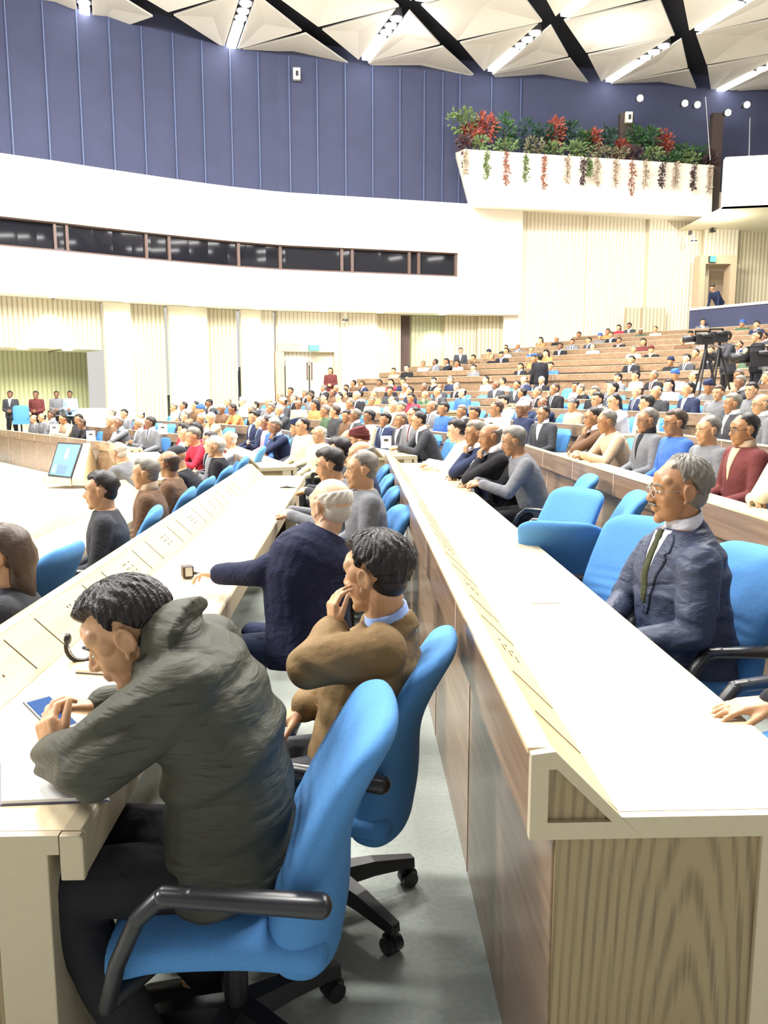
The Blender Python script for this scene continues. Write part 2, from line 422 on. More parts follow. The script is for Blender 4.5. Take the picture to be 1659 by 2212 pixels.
mb = MB(); mb.add([(-40, -6, -0.14), (-2.45, -6, -0.14), (-2.45, 40, -0.14), (-40, 40, -0.14)], [(0, 1, 2, 3)])
mb.build('floor', M['pale_floor'], kind='structure')

# far wall bands
Z_SOF, Z_W0, Z_W1, Z_TOP, Z_CEIL = 4.86, 6.31, 7.24, 9.15, 14.1
allw = wrange(-420, 1500, 60)
strip('wall_back', wrange(-420, 1120, 40), Z_SOF, Z_W0, M['white'], thick=0.5)
strip('wall_back', wrange(-420, 1120, 40), Z_W1, Z_TOP, M['white'], thick=0.5)
strip('wall_back', wrange(986, 1120, 40), Z_W0, Z_W1, M['white'], thick=0.5)
strip('wall_back', wrange(-420, 1900, 60), Z_TOP - 0.1, Z_CEIL + 0.6, M['curtain'], off=-0.45)
# joints of the navy panels
jx = [62, 138, 206, 271, 336, 399, 458, 515, 572, 635, 692, 750, 806, 862, 912, 950, 985, 1050, 1110]
mb = MB()
for px in jx:
    p = wp(px); d = V((p.x, p.y)).normalized()
    for q in [p - d * (-0.45 + 0.06)]:
        c = wp(px + 4) - wp(px - 4); a = math.atan2(c.y, c.x)
        mb.box((q.x, q.y, (Z_TOP + Z_CEIL) / 2), (0.045, 0.05, Z_CEIL - Z_TOP), Matrix.Rotation(a, 3, 'Z'))
mb.build('trim_1', M['curtain_line'], kind='structure')
# booth window strip
win = empty('window_1', (wp(500).x, wp(500).y, 7.0)); win['kind'] = 'structure'
def wstrip(name, a, b, z0, z1, mat, off, thick=0.05, st=40):
    o = strip(name, wrange(a, b, st), z0, z1, mat, None, off, None, thick); place(o, win); return o
wstrip('window_glass', -420, 986, Z_W0, Z_W1, M['glass'], -0.25)
wstrip('window_frame', -420, 986, Z_W0, Z_W0 + 0.07, M['mullion'], -0.1, 0.2)
wstrip('window_frame', -420, 986, Z_W1 - 0.04, Z_W1, M['mullion'], -0.1, 0.2)
for px in (-150, -60, 140, 166, 332, 380, 525, 613, 742, 764, 885, 905, 984):
    wstrip('mullion', px - 3, px + 3, Z_W0, Z_W1, M['mullion'], -0.12, 0.12)
# ------- lower slat wall, set back under the soffit
def lw(name, a, b, z0, z1, mat, off=-1.0, thick=0.0): return strip(name, wrange(a, b, 30), z0, z1, mat, None, off, 'structure', thick)
mb = MB(); A = wrange(-420, 1100, 40)
for p, q in zip(A[:-1], A[1:]):
    d = (q - p).normalized(); n = V((d.y, -d.x)); p2, q2 = p - n * 1.6, q - n * 1.6
    mb.add([(p.x, p.y, Z_SOF + .01), (q.x, q.y, Z_SOF + .01), (q2.x, q2.y, Z_SOF + .01), (p2.x, p2.y, Z_SOF + .01)], [(0, 1, 2, 3)])
mb.build('wall_back', M['white'], kind='structure')
lw('wall_left', -420, 245, 3.2, Z_SOF, M['slat'])
for a, b, m, off in ((245, 303, 'panelc', -0.7), (303, 380, 'slat', -1.0), (384, 466, 'panelc', -0.7), (466, 530, 'slat', -1.0), (535, 578, 'panelc', -0.7),
                     (578, 608, 'slat2', -0.9), (745, 825, 'slat2', -0.85), (825, 880, 'slat', -1.0), (905, 975, 'recess', -1.15), (975, 1040, 'slat', -1.0), (1040, 1100, 'slat', -0.9)):
    lw('wall_left', a, b, -0.2, Z_SOF, M[m], off, 0.25)
lw('wall_left', 880, 905, -0.2, Z_SOF, M['mullion'], -1.4, 0.2)
lw('wall_left', 608, 745, 2.95, Z_SOF, M['slat2'], -0.95, 0.2)
# double door with its portal
door = empty('door_1', (wp(677).x, wp(677).y, 1.0)); door['kind'] = 'structure'
def dpart(name, a, b, z0, z1, mat, off, thick=0.1, label=None):
    o = strip(name, wrange(a, b, 200), z0, z1, M[mat], None, off, None, thick, label=label); place(o, door); return o
for a, b, z0, z1 in ((608, 625, 0.5, 3.3), (730, 745, 0.5, 3.3), (608, 745, 3.3, 3.63)): dpart('door_frame', a, b, z0, z1, 'portal', -0.7, 0.35)
dpart('door_leaf', 625, 676, 0.5, 3.3, 'doorleaf', -0.95); dpart('door_leaf', 679, 730, 0.5, 3.3, 'doorleaf', -0.95)
for a in (671, 681): dpart('door_handle', a, a + 3, 2.2, 2.9, 'mullion', -0.88, 0.05)
dpart('door_lintel', 608, 745, 3.63, Z_SOF, 'slat2', -0.9, 0.2)
# alcove on the far left with its own back wall and lamps
lw('wall_left', -420, 250, -0.2, 3.2, M['recess'], -3.4)
mb = MB(); A = wrange(-420, 245, 40)
for p, q in zip(A[:-1], A[1:]):
    d = (q - p).normalized(); n = V((d.y, -d.x))
    a0, a1, b0, b1 = p - n * 1.0, q - n * 1.0, p - n * 3.5, q - n * 3.5
    mb.add([(a0.x, a0.y, 3.2), (a1.x, a1.y, 3.2), (b1.x, b1.y, 3.2), (b0.x, b0.y, 3.2)], [(0, 1, 2, 3)])
    mb.add([(a0.x, a0.y, 0.35), (a1.x, a1.y, 0.35), (b1.x, b1.y, 0.35), (b0.x, b0.y, 0.35)], [(0, 1, 2, 3)])
mb.build('ceiling_alcove', M['panelc'], kind='structure')
lw('wall_left', 112, 250, -0.2, 1.14, M['slat2'], -0.8, 0.3)
# --- right part of the hall: tall pale wall, gallery, doorway
Yr = 34.0
def rwall(name, a, b, y0, y1, mat, Y=None, thick=0.3, kind='structure'):
    """wall piece between image columns a,b with top/bottom heights given in metres"""
    Ya, Yb = (Y, Y) if not isinstance(Y, tuple) else Y
    return strip(name, [plan(a, Ya), plan(b, Yb)], y0, y1, M[mat], None, 0, kind, thick)
rwall('wall_right', 1086, 1122, 1.5, 9.15, 'white', 34.2)
rwall('wall_right', 1120, 1256, 1.5, 9.15, 'slat2', (34.4, 34.6))
rwall('wall_right', 1256, 1386, 1.5, 9.15, 'slat2', (34.5, 34.8))
rwall('wall_right', 1386, 1500, 1.5, 9.15, 'slat2', (34.6, 34.9))
rwall('wall_right', 1345, 1378, 3.0, 5.2, 'slat', (34.2, 34.3), 0.1); rwall('wall_right', 1379, 1429, 3.0, 5.2, 'slat', (34.2, 34.3), 0.1)
YD = 33.8
def hz(y, Y): return aty(829, y, Y).z
rwall('wall_right', 1575, 1900, 3.0, 9.9, 'slat', 35.0)
rwall('wall_right', 1502, 1575, hz(550, YD), 9.9, 'slat2', 34.6)
door = empty('door_2', (plan(1538, YD).x, YD, hz(665, YD))); door['kind'] = 'structure'
for a, b, z0, z1 in ((1497, 1509, hz(720, YD), hz(566, YD)), (1562, 1575, hz(720, YD), hz(566, YD)), (1497, 1575, hz(566, YD), hz(547, YD))):
    o = rwall('door_frame', a, b, z0, z1, 'portal', YD, 0.6, None); place(o, door)
o = rwall('door_recess', 1495, 1590, hz(760, YD), hz(540, YD), 'portal', YD + 1.6, 0.1, None); place(o, door)
o = rwall('door_jamb', 1509, 1517, hz(720, YD), hz(566, YD), 'doorleaf', YD + 0.6, 0.9, None); place(o, door)
# gallery: white fascia and soffit at the right, curtain above
zg0, zg1 = hz(441, 30.5), hz(332, 30.5)
rwall('wall_gallery', 1538, 1950, zg0, zg1, 'white', (30.5, 29.0), 0.4)
mb = MB(); a, b = plan(1538, 30.5), plan(1950, 29.0)
mb.add([(a.x, a.y, zg0), (b.x, b.y, zg0), (b.x + 3, 37, zg0), (a.x, 37, zg0)], [(0, 1, 2, 3)])
mb.build('ceiling_gallery', M['panelc'], kind='structure')
# planter balcony: faceted white box
pc = lambda px, py, Y: aty(px, py, Y)
mb = MB()
YB = 31.6
top = [pc(985, 328, YB + .6), pc(1003, 322, YB), pc(1540, 356, YB + 1.9), pc(1543, 352, YB + 5)]
bl, br = pc(1030, 445, YB + .9), pc(1537, 469, YB + 2.1)
tA, tB = pc(1003, 322, YB), pc(1541, 357, YB + 1.9)
back = V((0.15, 1.1, 0))
tL = pc(984, 330, YB + 1.6); bL = pc(1012, 440, YB + 1.9)
vs = [bL, bl, br, br + back, tL, tA, tB, tB + back, bL + back, tL + back]
mb.add(vs, [(1, 2, 6, 5), (0, 1, 5, 4), (2, 3, 7, 6), (0, 8, 3, 2, 1), (4, 5, 6, 7, 9), (0, 4, 9, 8), (3, 8, 9, 7)])
planter = mb.build('planter_balcony', M['white'], label='white faceted balcony planter projecting high from the far wall, filled with plants', cat='balcony')
# pillars behind the planter
for px, w_ in ((1328, 0.55), (1515, 0.45)):
    a = plan(px, 34.1); zt_ = aty(px, 246, 34.1).z; mb = MB(); mb.box((a.x, a.y, (zt_ + 9) / 2), (w_, 0.3, zt_ - 9)); mb.build('wall_pillar', plain('brown_pillar', (0.05, 0.035, 0.03, 1), 0.7), kind='structure')
# navy partition and upper walkway at the top of the raked seats
a, b = plan(1480, 30.2), plan(1960, 24.0)
strip('wall_partition', [a, plan(1659, 27.6), b], 2.9, 4.68, M['curtain'], None, 0, 'structure', 0.15)
strip('trim_2', [a, plan(1659, 27.6), b], 4.68, 4.76, M['white'], None, 0.04, 'structure', 0.25)
mb = MB(); mb.add([(a.x, a.y, 3.75), (b.x, b.y, 3.75), (b.x + 6, 37, 3.75), (a.x - .4, 37, 3.75)], [(0, 1, 2, 3)]); mb.build('floor', M['carpet'], kind='structure')
# ------------------------------------------------------------------ ceiling: square grid of folded white panels, wide dark slots, diagonal lamp slots
k = (Z_CEIL - CZ) / (13 - CZ)
ts = [(-18.4 + 3.45 * i) * k for i in range(-3, 12)]; ss = [(8.5 + 2.92 * j) * k for j in range(0, 11)]
ss0 = 23.2 * k; ss = [ss0 + 2.95 * k * j for j in range(-4, 6)]
def ST(s, t, z=Z_CEIL): return V((.5 * s + .866 * t, .866 * s - .5 * t, z))
mb = MB(); mb.add([(-40, -8, Z_CEIL + .55), (40, -8, Z_CEIL + .55), (40, 45, Z_CEIL + .55), (-40, 45, Z_CEIL + .55)], [(0, 1, 2, 3)])
mb.build('ceiling', M['void'], kind='structure')
LAMP_N = 0; PANEL_ROOTS = []
lamp_no = 0
def slab(pts, name, label, grp):
    c = sum(pts, V()) / len(pts)
    mb = MB(); up = V((0, 0, .06)); apex = c + V((0, 0, 0.22 if len(pts) == 4 else 0.10)); n = len(pts)
    vs = pts + [apex] + [p + up for p in pts] + [apex + up]
    fs = [(i, (i + 1) % n, n) for i in range(n)] + [((i + 1) % n + n + 1, i + n + 1, 2 * n + 1) for i in range(n)] + [(i, i + n + 1, (i + 1) % n + n + 1, (i + 1) % n) for i in range(n)]
    mb.add(vs, fs)
    return mb
cells = MB(); cells_list = []
ti0 = 3
for i in range(len(ts) - 1):
    for j in range(len(ss) - 1):
        t0, t1, s0, s1 = ts[i] + .34, ts[i + 1] - .34, ss[j] + .13, ss[j + 1] - .13
        c = ST((s0 + s1) / 2, (t0 + t1) / 2)
        if not (-22 < c.x < 30): continue
        if c.y > wall_y(min(max(c.x, -20), 20)) + 1.6: continue
        idx = (i - 4) + (j - 4)          # sum of node indices: diagonals where odd
        a, b, cc, d = ST(s0, t0), ST(s0, t1), ST(s1, t1), ST(s1, t0)
        if (idx % 2) == 0:
            # diagonal from node (t0,s1) to (t1,s0)
            g = (b - d).normalized(); nrm = V((g.y, -g.x, 0)); w_ = .24
            sl = lambda p, sgn: p + nrm * sgn * w_
            side = 1 if (a - d).dot(nrm) > 0 else -1
            m2 = slab([sl(d, side), a, sl(b, side)], '', '', ''); cells.add(m2.v, m2.f)
            m2 = slab([sl(b, -side), cc, sl(d, -side)], '', '', ''); cells.add(m2.v, m2.f)
            cells_list.append((d, b))
        else:
            m2 = slab([a, b, cc, d], '', '', ''); cells.add(m2.v, m2.f)
cells.build('ceiling', M['ceil'], kind='structure')
# lamps in the diagonal slots
def tubelamp(a, b):
    root = empty('linear_lamp', a)
    mb = MB(); d = (b - a); L = d.length; d = d / L; R = Matrix.Rotation(math.atan2(d.y, d.x), 3, 'Z')
    c = (a + b) / 2
    mb.box(c - a, (L, .30, .10), R); o = mb.build('diffuser', M['lamp'], root)
    mb = MB(); mb.box(c - a + V((0, 0, .12)), (L + .05, .36, .12), R); mb.build('housing', M['metal'], root)
    return root
ordn = ['first', 'second', 'third', 'fourth', 'fifth', 'sixth', 'seventh', 'eighth', 'ninth', 'tenth', 'eleventh', 'twelfth', 'thirteenth', 'fourteenth', 'fifteenth', 'sixteenth', 'seventeenth', 'eighteenth', 'nineteenth', 'twentieth'] + ['twenty-' + q for q in ('first', 'second', 'third', 'fourth', 'fifth', 'sixth', 'seventh', 'eighth', 'ninth')]
tubes = []; downs = []
def inview(q, m=25): x, y = proj(q); return -m < x < 1659 + m and -m < y < 2212 + m
for d, b in cells_list:
    g = b - d; p0 = d + g * .04; p1 = d + g * .50
    if inview(p0) or inview(p1): tubes.append((proj(p0)[0], tubelamp(p0, p1)))
    for f_ in (.60, .72, .85):
        q = d + g * f_
        if not inview(q): continue
        rt = empty('ceiling_downlight', q)
        mb = MB(); mb.cyl((0, 0, -.05), (0, 0, .0), .17, .19); mb.build('lens', M['lamp'], rt)
        mb = MB(); mb.cyl((0, 0, 0), (0, 0, .3), .24, .20); mb.build('can', M['metal'], rt)
        downs.append((proj(q)[0], rt))
for i in range(16):
    q = V((16.5 + (i % 4) * 3.1 + (i // 4) * .4, -6 + (i // 4) * 4.6 + (i % 2) * 1.3, Z_CEIL - .1)); rt = tubelamp(q, q + V((.45, 1.3, 0)))
    tag(rt, 'white tube lamp in the ceiling right of the camera, mirrored in the booth glass', 'ceiling lamp', 'tube lamps over the camera')
tubes.sort(key=lambda a: a[0]); downs.sort(key=lambda a: a[0])
for i, (x, r) in enumerate(tubes): tag(r, 'bright white tube lamp set in a diagonal ceiling slot, %s from the left' % ordn[i], 'ceiling lamp', 'linear ceiling lamps')
for i, (x, r) in enumerate(downs): tag(r, 'round bright ceiling spotlight in line with the tube lamps, %s from the left' % ordn[i], 'spotlight', 'round ceiling spotlights')
# soffit downlights washing the slat wall
for i, px in enumerate((128, 285, 428, 563, 702, 822, 955)):
    p = wp(px); d = (wp(px + 20) - wp(px - 20)).normalized(); n = V((d.y, -d.x)); q = p - n * .12
    rt = empty('soffit_downlight', (q.x, q.y, Z_SOF), label='%s small downlight from the left under the white band' % ordn[i], cat='downlight', group='downlights under the white band')
    mb = MB(); mb.cyl((0, 0, -.03), (0, 0, .02), .14); mb.build('lens', M['lamp_small'], rt)
    mb = MB(); mb.cyl((0, 0, -.02), (0, 0, .0), .19, .19); mb.build('rim', M['white'], rt)
    l = bpy.data.lights.new('soffit_spot', 'SPOT'); l.energy = 260; l.spot_size = math.radians(75); l.spot_blend = .8; l.color = (1, 1, .72); l.shadow_soft_size = .1
    lo = bpy.data.objects.new('soffit_spot', l); COL.objects.link(lo); lo.location = (q.x, q.y, Z_SOF - .1)
    lo.rotation_euler = V((-n.x * .55, -n.y * .55, -1)).to_track_quat('-Z', 'Y').to_euler()
for i, px in enumerate((70, 173)):
    p = wp(px); d = (wp(px + 20) - wp(px - 20)).normalized(); n = V((d.y, -d.x)); q = p - n * 1.25
    rt = empty('alcove_downlight', (q.x, q.y, 3.2), label='%s lamp in the ceiling of the left alcove' % ('left' if i == 0 else 'right'), cat='downlight', group='alcove downlights')
    mb = MB(); mb.cyl((0, 0, -.04), (0, 0, .02), .17); mb.build('lens', M['lamp_small'], rt)
    l = bpy.data.lights.new('alcove_spot', 'SPOT'); l.energy = 130; l.spot_size = math.radians(100); l.spot_blend = .8; l.color = (.9, 1, .6)
    lo = bpy.data.objects.new('alcove_spot', l); COL.objects.link(lo); lo.location = (q.x, q.y, 2.95); lo.rotation_euler = V((-n.x * .5, -n.y * .5, -1)).to_track_quat('-Z', 'Y').to_euler()
# small spotlights over the gallery
for i, (px, py) in enumerate(((1383, 212), (1480, 223), (1507, 226), (1573, 243), (1614, 226))):
    q = aty(px, py, 33); rt = empty('gallery_spotlight', q, label='%s small bright spotlight from the left above the gallery' % ordn[i], cat='spotlight', group='gallery spotlights')
    mb = MB(); mb.ell((0, 0, 0), (.12, .06, .12)); mb.build('lens', M['lamp_small'], rt, True)
    mb = MB(); mb.cyl((0, .02, 0), (0, .3, .05), .16, .1); mb.build('can', M['black'], rt)
q = aty(1574, 444, 31.5); q.z = zg0 + .01; rt = empty('gallery_downlight', q, label='round downlight in the soffit under the white gallery', cat='downlight'); mb = MB(); mb.cyl((0, 0, -.04), (0, 0, .03), .18); mb.build('lens', M['lamp_small'], rt)
l = bpy.data.lights.new('gallery_point', 'POINT'); l.energy = 90; l.color = (1, .98, .8); lo = bpy.data.objects.new('gallery_point', l); COL.objects.link(lo); lo.location = q + V((0, .6, -.5))
mb = MB(); mb.tube([aty(1524, 210, 29.8), aty(1534, 345, 29.8)], .012, 6); mb.build('hanging_cable', M['metal'], label='thin steel cable hanging in front of the right end of the planter', cat='cable')
mb = MB(); mb.tube([aty(1620, 255, 29.3), aty(1618, 335, 29.3)], .018, 6); mb.build('rod', M['metal'], label='thin upright rod on the gallery parapet', cat='rod')

for x_, y_ in ((-6, 23), (0, 24.5), (6, 25.5), (12, 26), (2, 29.5), (9, 30)):  # added point lights without fixtures, to brighten the ceiling panels
    l = bpy.data.lights.new('ceiling_fill_point', 'POINT'); l.energy = 70; l.shadow_soft_size = .4; l.color = (1, .98, .95)
    lo = bpy.data.objects.new('ceiling_fill_point', l); COL.objects.link(lo); lo.location = (x_, y_, Z_CEIL - .9)
# ------------------------------------------------------------------ desks
def desk(s, k, t0, t1, label, o=None, zr=None, zlow=None, near_end=False, far_end=False, slots=False, group='long desks', jointstep=1.15, full=True):
    """long desk with raised hutch: o = plan offset of its outer face, zr = rail height"""
    o = ROWO[k] if o is None else o
    zf = (ROWZ[k] if zr is None else zr - .865)
    zt = zf + .73; zr = zf + .865; zl = zlow
    base = P(s, o, t0, zf); root = empty('conference_desk', base, -math.radians(0), label, 'desk', group)
    A = lambda a, z, t=t0: P(s, o + a, t, z) - base
    def pr(name, poly, mat, ta=t0, tb=t1, bev=0, parent=None):
        mb = MB(); mb.prism(poly, lambda a, z: A(a, z, ta), lambda a, z: A(a, z, tb)); ob = mb.build(name, mat, parent or root)
        if bev: bevelled(ob, bev)
        return ob
    # outer fascia, rail cap, slope, worktop, nosing, riser panel
    pr('fascia', [(0, zt - .04), (0, zr - .012), (.02, zr - .012), (.02, zt - .04)], M['fascia'])
    pr('rail_cap', [(-.004, zr - .014), (-.004, zr), (.045, zr), (.05, zr - .02)], M['cream'] if s else M['top'], bev=.003)
    pr('sloped_panel', [(.045, zr - .004), (.178, zt + .002), (.17, zt - .01), (.03, zr - .02)], M['slope'])
    pr('worktop', [(.17, zt - .04), (.17, zt), (.64, zt), (.64, zt - .04)], M['top'])
    pr('nosing', [(.60, zt - .105), (.60, zt + .001), (.643, zt + .001), (.65, zt - .008), (.65, zt - .105)], M['cream'], bev=.004)
    pr('front_panel', [(.05, zl), (.05, zt - .03), (.075, zt - .03), (.075, zl)], M['fascia'])
    if full:
        t = t0 + jointstep
        while t < t1 - .3:
            mj = MB()
            for (a0, z0_, z1_) in ((-.0025, zt - .04, zr - .012), (.047, zl, zt - .04)):
                mj.prism([(a0, z0_), (a0, z1_), (a0 + .004, z1_), (a0 + .004, z0_)], lambda a, z: A(a, z, t), lambda a, z: A(a, z, t + .012))
            t += jointstep; mj.build('joint_strip', M['joint'], root)
    if slots:
        ms = MB(); t = t0 + .22; q = 0
        while t < min(t1, t0 + 6):
            f = lambda u: (.045 + .133 * u, zr - .004 + (zt + .002 - zr + .004) * u + .0015)
            if q % 3 < 2:
                p0, p1 = f(.12), f(.9)
                ms.prism([p0, p1, (p1[0], p1[1] + .002), (p0[0], p0[1] + .002)], lambda a, z: A(a, z, t), lambda a, z: A(a, z, t + .004))
            else:
                for uu in (.3, .45, .6):
                    for tt in (0, .03, .09):
                        p0, p1 = f(uu), f(uu + .05)
                        ms.prism([p0, p1, (p1[0], p1[1] + .002), (p0[0], p0[1] + .002)], lambda a, z: A(a, z, t + tt), lambda a, z: A(a, z, t + tt + .006))
            t += .26; q += 1
        ms.build('panel_slots', M['slot'], root)
    for end, tt, sg in ((near_end, t0, -1), (far_end, t1, 1)):
        if not end: continue
        ta, tb = tt, tt + sg * .022
        mb = MB(); th = tb
        O_ = [(0, zt - .045), (0, zr - .006), (.046, zr), (.222, zt - .045)]; I_ = [(.034, zt - .010), (.034, zr - .036), (.050, zr - .036), (.160, zt - .010)]
        for q in range(4):
            r_ = (q + 1) % 4; mb.prism([O_[q], O_[r_], I_[r_], I_[q]], lambda a, z: A(a, z, ta), lambda a, z: A(a, z, tb))
        mb.prism([(.178, zt - .001), (.60, zt - .001), (.60, zt - .045), (.222, zt - .045)], lambda a, z: A(a, z, ta), lambda a, z: A(a, z, tb))
        mb.build('end_frame', M['cream'], root)
        pr('end_inset', [(.03, zt - .02), (.03, zr - .03), (.045, zr - .03), (.17, zt - .02)], M['endwood'], tt - .0 if sg < 0 else tt, tt + sg * .012)
        pr('end_panel', [(.055, zl), (.055, zt - .045), (.46, zt - .045), (.46, zl)], M['endwood'], tt + .0, tt + sg * .008)
        pr('leg_slab', [(.46, zl), (.46, zt - .04), (.575, zt - .04), (.575, zl)], M['cream'], tt + (.02 if sg > 0 else -.02) * 1, tt - sg * .5, bev=.003)
        pr('end_edge', [(.601, zt - .106), (.601, zt - .002), (.645, zt - .002), (.652, zt - .01), (.652, zt - .106)], M['cream'], ta, tb, bev=.004)
    return root
lowz = {'Z': -.14, 'A': ROWZ['Z'], 'B': 0, 'C': ROWZ['B'], 'D': ROWZ['C'], 'E': ROWZ['D'], 'F': ROWZ['E'], 'G': ROWZ['F']}
rown = {'Z': 'front', 'A': 'second', 'B': 'third', 'C': 'fourth', 'D': 'fifth', 'E': 'sixth', 'F': 'seventh', 'G': 'eighth'}
blk = ['near block', 'middle block', 'far block', 'farthest left block']
starts = {'Z': 1.9, 'A': 1.65, 'B': 1.47, 'C': 1.3, 'D': 3.0}
DESKS = []
for k in ORDER:
    for s in range(3):
        if s == 0:
            if k not in starts: continue
            t0 = starts[k]; t1 = tend(0, ROWO[k]) - .5
        else:
            t0 = tstart(s, ROWO[k]) + .5; t1 = tend(s, ROWO[k]) - .5
        if s == 2 and k == 'Z': t1 = 9.0
        while t1 > t0 and wall_y(P(s, ROWO[k], t1).x) - 1.2 < P(s, ROWO[k], t1).y: t1 -= .3
        if t1 - t0 < 1: continue
        ends = [proj(P(s, ROWO[k], t0, ROWZ[k] + .8)), proj(P(s, ROWO[k], t1, ROWZ[k] + .8))]
        if min(e[0] for e in ends) > 1680 or (max(e[0] for e in ends) < -20): continue
        lab = {('A', 0): 'long pale wooden desk in front of the man in the olive jacket', ('B', 0): 'large pale desk running away at right, its oak end panel facing the camera'}.get((k, s),
            'long wooden desk with raised front, %s row of the %s' % (rown[k], blk[s]))
        desk(s, k, t0, t1, lab, zlow=lowz[k], near_end=True, far_end=(s < 2), slots=(s == 0 and k in 'AB'), group='long curved desk rows')
# raked rear tier: one desk per row and block
for i in range(8):
    for s in (1, 2):
        o = UP_O[i]; t0 = tstart(s, o) + (.0 if s == 2 else .45); t1 = tend(s, o) - .0
        if s == 1: t1 = tend(s, o)
        pts = [t0 + (t1 - t0) * j / 60 for j in range(61)]
        ok = [t for t in pts if P(s, o, t).y < wall_y(P(s, o, t).x) - 1.0 - (0.35 if P(s, o, t).x > 3.3 else 0) and proj(P(s, o, t, UP_RAIL[i]))[0] < 1760]
        # the rows stop at the slanting foot of the pale wall
        ok = [t for t in ok if not (s == 2 and P(s, o, t).x < -1.0)]
        if len(ok) < 4: continue
        desk(s, 'G', ok[0], ok[-1], 'long bench desk in the raked rear tier, %s tier up, %s stretch' % (ordn[i], 'right' if s == 1 else 'left'), o=o, zr=UP_RAIL[i],
             zlow=AISLE_Z if i == 0 else UP_RAIL[i - 1] - .865, group='bench desks of the rear tier', full=(i == 0), jointstep=2.4)

# ------------------------------------------------------------------ chairs
def sring(c, ax, ay, rx, ry, n=24, p=2.6):
    out = []
    for j in range(n):
        a = 2 * math.pi * j / n; ca, sa = math.cos(a), math.sin(a)
        out.append(c + ax * (rx * math.copysign(abs(ca) ** (2 / p), ca)) + ay * (ry * math.copysign(abs(sa) ** (2 / p), sa)))
    return out
CH = {}
def make_chair():
    """swivel chair facing +Y, origin on the floor under the seat"""
    root = empty('office_chair', (0, 0, 0))
    # backrest: loft from the seat root up to the rounded crown
    rings = []; N = 40
    for i in range(N + 1):
        u = i / N; z = .335 + .60 * u
        y = -.20 - .02 * u - .155 * u ** 1.6 + .03 * math.sin(u * math.pi * 1.15)
        half = .245 * (1 - .10 * abs(u - .45)) * (1 - max(0, (u - .86) / .14) ** 3.0 * .42) * (1 - max(0, (.10 - u) / .10) ** 2 * .25)
        th = .060 + .036 * math.exp(-((u - .26) / .24) ** 2) - .016 * u
        th *= (1 - max(0, (u - .9) / .1) ** 2.5 * .75) * (1 - max(0, (.06 - u) / .06) ** 2 * .5)
        cr = 0
        for uc in (.33, .40, .47, .54): cr += .007 * math.exp(-((u - uc) / .014) ** 2)
        c = V((0, y, z)); r = sring(c, V((1, 0, 0)), V((0, 1, .12)).normalized(), half, th, 28, 2.7)
        r = [q - V((0, cr * max(0, (q.y - y) / th) * (1 - (abs(q.x) / half) ** 6), 0)) - V((0, -.035 * (q.x / .24) ** 2, 0)) for q in r]
        rings.append(r)
    mb = MB(); mb.loft(rings); o = mb.build('backrest', M['blue'], root, True); sub = o.modifiers.new('s', 'SUBSURF'); sub.levels = 1; sub.render_levels = 1
    rings = []
    for i in range(15):
        u = i / 14; y = -.25 + .52 * u
        e = 1 - max(0, (u - .86) / .14) ** 2.5 * .45 - max(0, (.08 - u) / .08) ** 2 * .3
        zc = .425 + .012 * math.sin(u * 3.1) - .03 * max(0, u - .8) / .2 - .04 * max(0, .35 - u)
        rings.append(sring(V((0, y, zc)), V((1, 0, 0)), V((0, 0, 1)), .25 * (e * .3 + .7), .06 * e, 28, 3))
    mb = MB(); mb.loft(rings); o = mb.build('seat', M['blue'], root, True); sub = o.modifiers.new('s', 'SUBSURF'); sub.levels = 1; sub.render_levels = 1
    for sx in (-1, 1):
        mb = MB(); x = .285 * sx
        pts = [V((x * .95, .23, .36)), V((x * 1.03, .20, .47)), V((x * 1.02, .155, .57)), V((x, .11, .612)), V((x, .05, .618))]
        for a, b in zip(pts[:-1], pts[1:]): mb.cap(a, b, .0185, .0185, 12, V((1, 0, 0)), 1.35)
        mb.cap(V((x * .5, .15, .365)), pts[0], .018, .02, 8)
        # long sloping pad running back to the backrest
        o = mb.build('armrest', M['black'], root, True)
        mb = MB(); mb.cap(V((x, .10, .620)), V((x, -.23, .590)), .0185, .024, 16, V((1, 0, 0)), 1.4); mb.build('arm_pad', M['armpad'], o, True)
    mb = MB(); mb.cyl((0, 0, .09), (0, 0, .26), .030, .030); mb.cyl((0, 0, .24), (0, 0, .37), .022); mb.box((0, -.02, .35), (.16, .22, .035)); mb.build('gas_column', M['black'], root)
    mb = MB(); mb.tube([(.02, 0, .345), (.2, .02, .345), (.23, .02, .335)], .007); mb.build('height_lever', M['black'], root)
    mb = MB()
    for i in range(5):
        a = 2 * math.pi * i / 5 + .32; d = V((math.cos(a), math.sin(a), 0)); g = V((-d.y, d.x, 0))
        pr = []
        for f_, wz, hz_, zc in ((0.02, .036, .03, .115), (.16, .026, .024, .108), (.31, .019, .016, .086)):
            c = d * f_ + V((0, 0, zc)); pr.append([c + g * wz + V((0, 0, -hz_)), c + g * wz * .8 + V((0, 0, hz_)), c - g * wz * .8 + V((0, 0, hz_)), c - g * wz - V((0, 0, hz_))])
        mb.loft(pr)
    b = mb.build('star_base', M['black'], root)
    for i in range(5):
        a = 2 * math.pi * i / 5 + .32; d = V((math.cos(a), math.sin(a), 0)); g = V((-d.y, d.x, 0)); c = d * .305
        mb = MB(); mb.cyl(c + V((0, 0, .05)), c + V((0, 0, .09)), .009, n=8)
        for sg in (-1, 1): mb.cyl(c + g * .008 * sg + V((0, 0, .029)) - d * .012, c + g * .026 * sg + V((0, 0, .029)) - d * .012, .029, .027, 18)
        mb.cyl(c - g * .01 + V((0, 0, .036)) - d * .012, c + g * .01 + V((0, 0, .036)) - d * .012, .032, n=18)
        mb.build('caster', M['black'], b)
    return root
chair0 = make_chair(); USED = [False]
